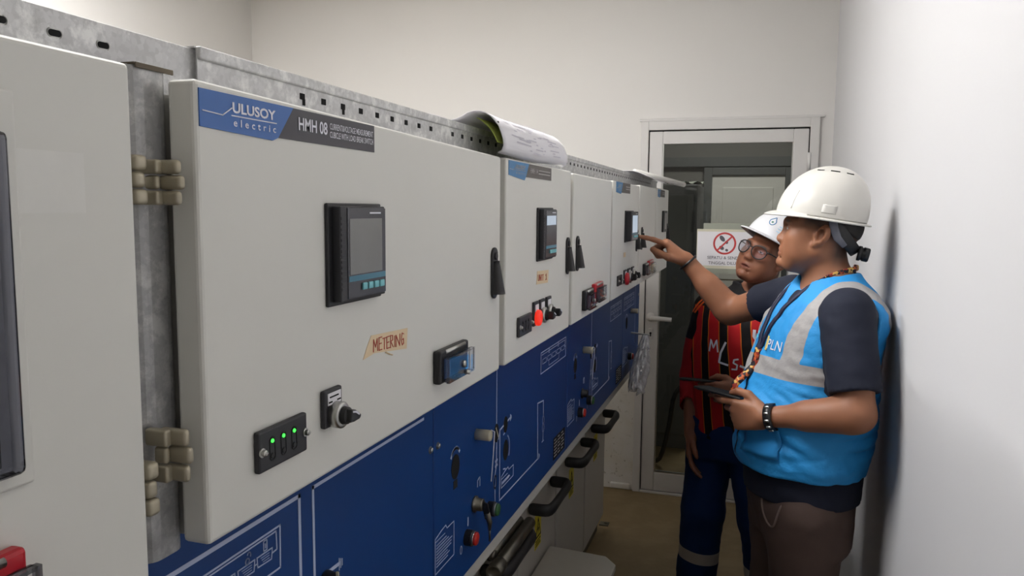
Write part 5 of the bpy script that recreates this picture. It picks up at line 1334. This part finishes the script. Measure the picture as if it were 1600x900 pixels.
s.cap(SLb, bend(SLb, ELb, 1.0), .060, .052, .03); s.cap(ELb, bend(ELb, WLb, .62), .052, .044, .01)
s.cap(SRb, ERb, .060, .050, .03); s.cap(ERb, bend(ERb, WRb, .50), .050, .047, .01)
s.cap(bend(ERb, WRb, .44), bend(ERb, WRb, .62), .040, .042, .004, 'sub'); s.cap(bend(ELb, WLb, .56), bend(ELb, WLb, .72), .037, .04, .004, 'sub')
s.cap((-.008, 3.015, 1.295), (.030, 2.985, 1.395), .060, .066, .012, 'sub')
s.warp(zmask(folds(.004, 22, 41, (1, 1, .7)), .7, 1.26)); s.warp(folds(.0015, 60, 43))
def armB(P):
    def d(a, b):
        t_ = np.clip(((P - a) @ (b - a)) / ((b - a) @ (b - a)), 0, 1); return np.sqrt(((P - a - t_[:, None] * (b - a)) ** 2).sum(1))
    return np.minimum(np.minimum(d(bend(SRb, ERb, .12), ERb), d(ERb, WRb)), np.minimum(d(bend(SLb, ELb, .15), ELb), d(ELb, WLb)))
def latB(P): q = TB.loc(P); return q[:, 1] + .02 + .10 * (q[:, 2] - 1.05)
def pipB(P):
    q = TB.loc(P); w = q[:, 1] + .118 - .9 * (q[:, 2] - 1.268)
    return np.where((q[:, 2] > 1.20) & (q[:, 1] < 0), .0055 - np.abs(np.abs(w) - .009), -1)
shB, bvhSB = spart('jersey', s, (-.34, 2.74, .71), (.23, 3.22, 1.36), (.0045, .0045, .0045), 'jersey', manB,
                   attrs=dict(lat=latB, dark=lambda P: TB.loc(P)[:, 2] - 1.235, sleeve=lambda P: .066 - armB(P) , arml=lambda P: 1.10 - P[:, 2], piping=pipB), label='red and black striped jersey')
cpts = [np.array((.0, 3.010, 1.318)) + .064 * (math.cos(a) * lB + math.sin(a) * fB) + np.array((0, 0, -.030 * max(0, math.sin(a)) + .016 * max(0, -math.sin(a)))) for a in [2 * math.pi * i / 24 for i in range(25)]]
part('collar', MB().tube(cpts, .011, 10, .8), 'hair', shB, True, label='black collar')
ST = [(0.0055, [(-0.158, 1.073), (-0.153, 1.119), (-0.143, 1.088), (-0.132, 1.12), (-0.126, 1.075)]), (0.0075, [(-0.098, 1.117), (-0.115, 1.076), (-0.12, 1.039), (-0.086, 1.032)]), (0.006, [(-0.05, 1.059), (-0.066, 1.055), (-0.068, 1.043), (-0.054, 1.037), (-0.056, 1.02), (-0.074, 1.019)]), (0.008, [(-0.045, 1.035), (-0.025, 1.029)]), (0.008, [(-0.004, 1.064), (0.017, 1.063)]), (0.011, [(0.001, 1.173), (-0.0, 1.149), (0.014, 1.129), (0.034, 1.121)]), (0.009, [(0.039, 1.166), (0.022, 1.16), (0.02, 1.141), (0.04, 1.135)])]
ik = MB()
for w_, pts in ST: 
    r_ = flat_ribbon([(x_, 2.5, z_) for x_, z_ in pts], w_, (0, -1, 0), 8); ik.add(r_.v, r_.f)
part('lettering', wrap_text(ik, bvhSB, (0, 1, 0), .0022), 'white_ink', shB, label='white lettering and ring emblem')
s = SDF(); s.loft(TB, [(.66, .105, .150, 0, -.03), (.74, .116, .164, 0, -.03), (.80, .118, .165, 0, -.026)], off=.006)
for h_, k_, a in ((hLb, kLb, aLb), (hRb, kRb, aRb)): s.cap(h_ + (0, 0, -.04), k_, .090, .082, .025); s.cap(k_, a + (0, 0, .02), .082, .080, .02)
s.cap(aLb + (0, 0, -.03), aLb + (0, 0, .05), .05, .05, .004, 'sub'); s.cap(aRb + (0, 0, -.03), aRb + (0, 0, .05), .05, .05, .004, 'sub')
s.warp(folds(.003, 22, 51, (.8, .8, 1.4))); s.warp(folds(.0012, 60, 53))
def bandB(P): return np.maximum(.024 - np.abs(P[:, 2] - .225 + .12 * (P[:, 0] + .05)), np.where(TB.loc(P)[:, 1] < -.19, .014 - np.abs(P[:, 2] - .30), -1))
spart('trousers', s, (-.28, 2.86, .02), (.16, 3.2, .83), (.006, .006, .006), 'worktrouser', manB, attrs=dict(band=bandB), label='navy blue work trousers with a pale band at the shins')
for a in (aLb, aRb):
    s = SDF(); foot(s, a, fB, .03, .045); s.plane((0, 0, .085), (0, 0, 1)); s.plane((0, 0, .001), (0, 0, -1))
    spart('shoe', s, a - (.2, .26, a[2]), a + (.2, .15, .05), (.006, .006, .005), 'shoe', manB)
s = SDF(); s.ell(np.array((-.012, 0, .036)) * kB, np.array((.101, .079, .085)) * kB, .01, 'add', HB)
s.plane(HB.wld((.002, 0, .012)), -(HB.R[2] * .72 - HB.R[0] * .69), .008)
spart('hair', s, (-.11, 2.80, 1.32), (.17, 3.08, 1.58), (.003, .003, .003), 'hair', manB, label='short black hair')
_ca, _sa = math.cos(.09), math.sin(.09)
FHb = Frame(HB.wld((.002, 0, .052)), HB.R[0] * _ca + HB.R[2] * _sa, HB.R[1], HB.R[2] * _ca - HB.R[0] * _sa)
helB, WB, shB_ = make_helmet(manB, FHb, .95, 'helmet_b', 'white safety helmet with a blue droplet emblem', vents=False, visor=.040)
# droplet emblem and pale blue lettering bars on the helmet front-left
def onhel(u, v): return shB_((.035 + u) % 1, .58 - v, .0016)
dp = []
for i in range(25):
    a = 2 * math.pi * i / 24; rr = .055 * (1 + .55 * max(0, math.sin(a)) ** 6); dp.append((.020 * math.cos(a) * (1 - .5 * max(0, math.sin(a)) ** 2), rr * math.sin(a)))
part('emblem', MB().tube([onhel(x_ , y_) for x_, y_ in dp], .0016, 6), plain('emblem_blue', (60, 120, 170), .5), helB, True, label='blue droplet outline')
part('emblem_dot', MB().lathe(onhel(0, -.01), (onhel(0, -.01) - Vector(FHb.o)), [(.004, 0), (.004, .001)], 12), plain('emblem_green', (70, 130, 110), .5), helB)
lb = MB()
for k_ in range(3): lb.tube([onhel(.05 + .012 * i, -.02 - .04 * k_) for i in range(7 - k_)], .0014, 6)
part('print', lb, plain('helmet_pale_blue_print', (168, 212, 236), .5), helB)
part('side_slot', MB().grid(lambda u, v: shB_(.165 + .02 * u, .42 + .3 * v, .0024), 4, 8), 'helmet_b', helB, True, solid=.003)
# spectacles
LB = lambda p: HB.wld(np.array(p) * kB)
gl = MB()
def rim(sy): return [LB((.1045 - .28 * (.0285 * math.cos(a) + .0055), sy * (.0355 + .0285 * math.copysign(abs(math.cos(a)) ** .8, math.cos(a)) * (1 + .07 * math.sin(a))), -.003 + .0235 * math.sin(a) * (.92 if math.sin(a) > 0 else 1.08))) for a in [2 * math.pi * i / 28 for i in range(29)]]
sp_ = None
for sy in (1, -1):
    gl.tube(rim(sy), .0022, 8)
    gl.tube([LB((.095, sy * .064, .008)), LB((.080, sy * .074, .009)), LB((.03, sy * .0815, .008)), LB((-.012, sy * .083, .012)), LB((-.03, sy * .080, -.006))], [.003, .0024, .0018, .0018, .002], 8)
gl.tube([LB((.110, -.008, .003)), LB((.112, 0, .005)), LB((.110, .008, .003))], .002, 8)
sp_ = part('spectacles', gl, 'black', manB, True, label='black framed glasses')
for sy in (1, -1):
    r_ = rim(sy)[:-1]; part('lens', MB().add(r_, [tuple(range(len(r_)))]), 'glasses', sp_, label='lens')
axLb = unit(ELb - WLb); band(manB, 'wristband', WLb + axLb * .014, axLb, .029, .012, 'black', .003, label='dark wristband')
pc = HLB.wld(np.array((.150, .040, -.036)) * .95)
phone(tuple(pc), HLB.R[0] + np.array((0, 0, .10)), (0, .16, .98), 'black phone held by the man in the striped jersey')
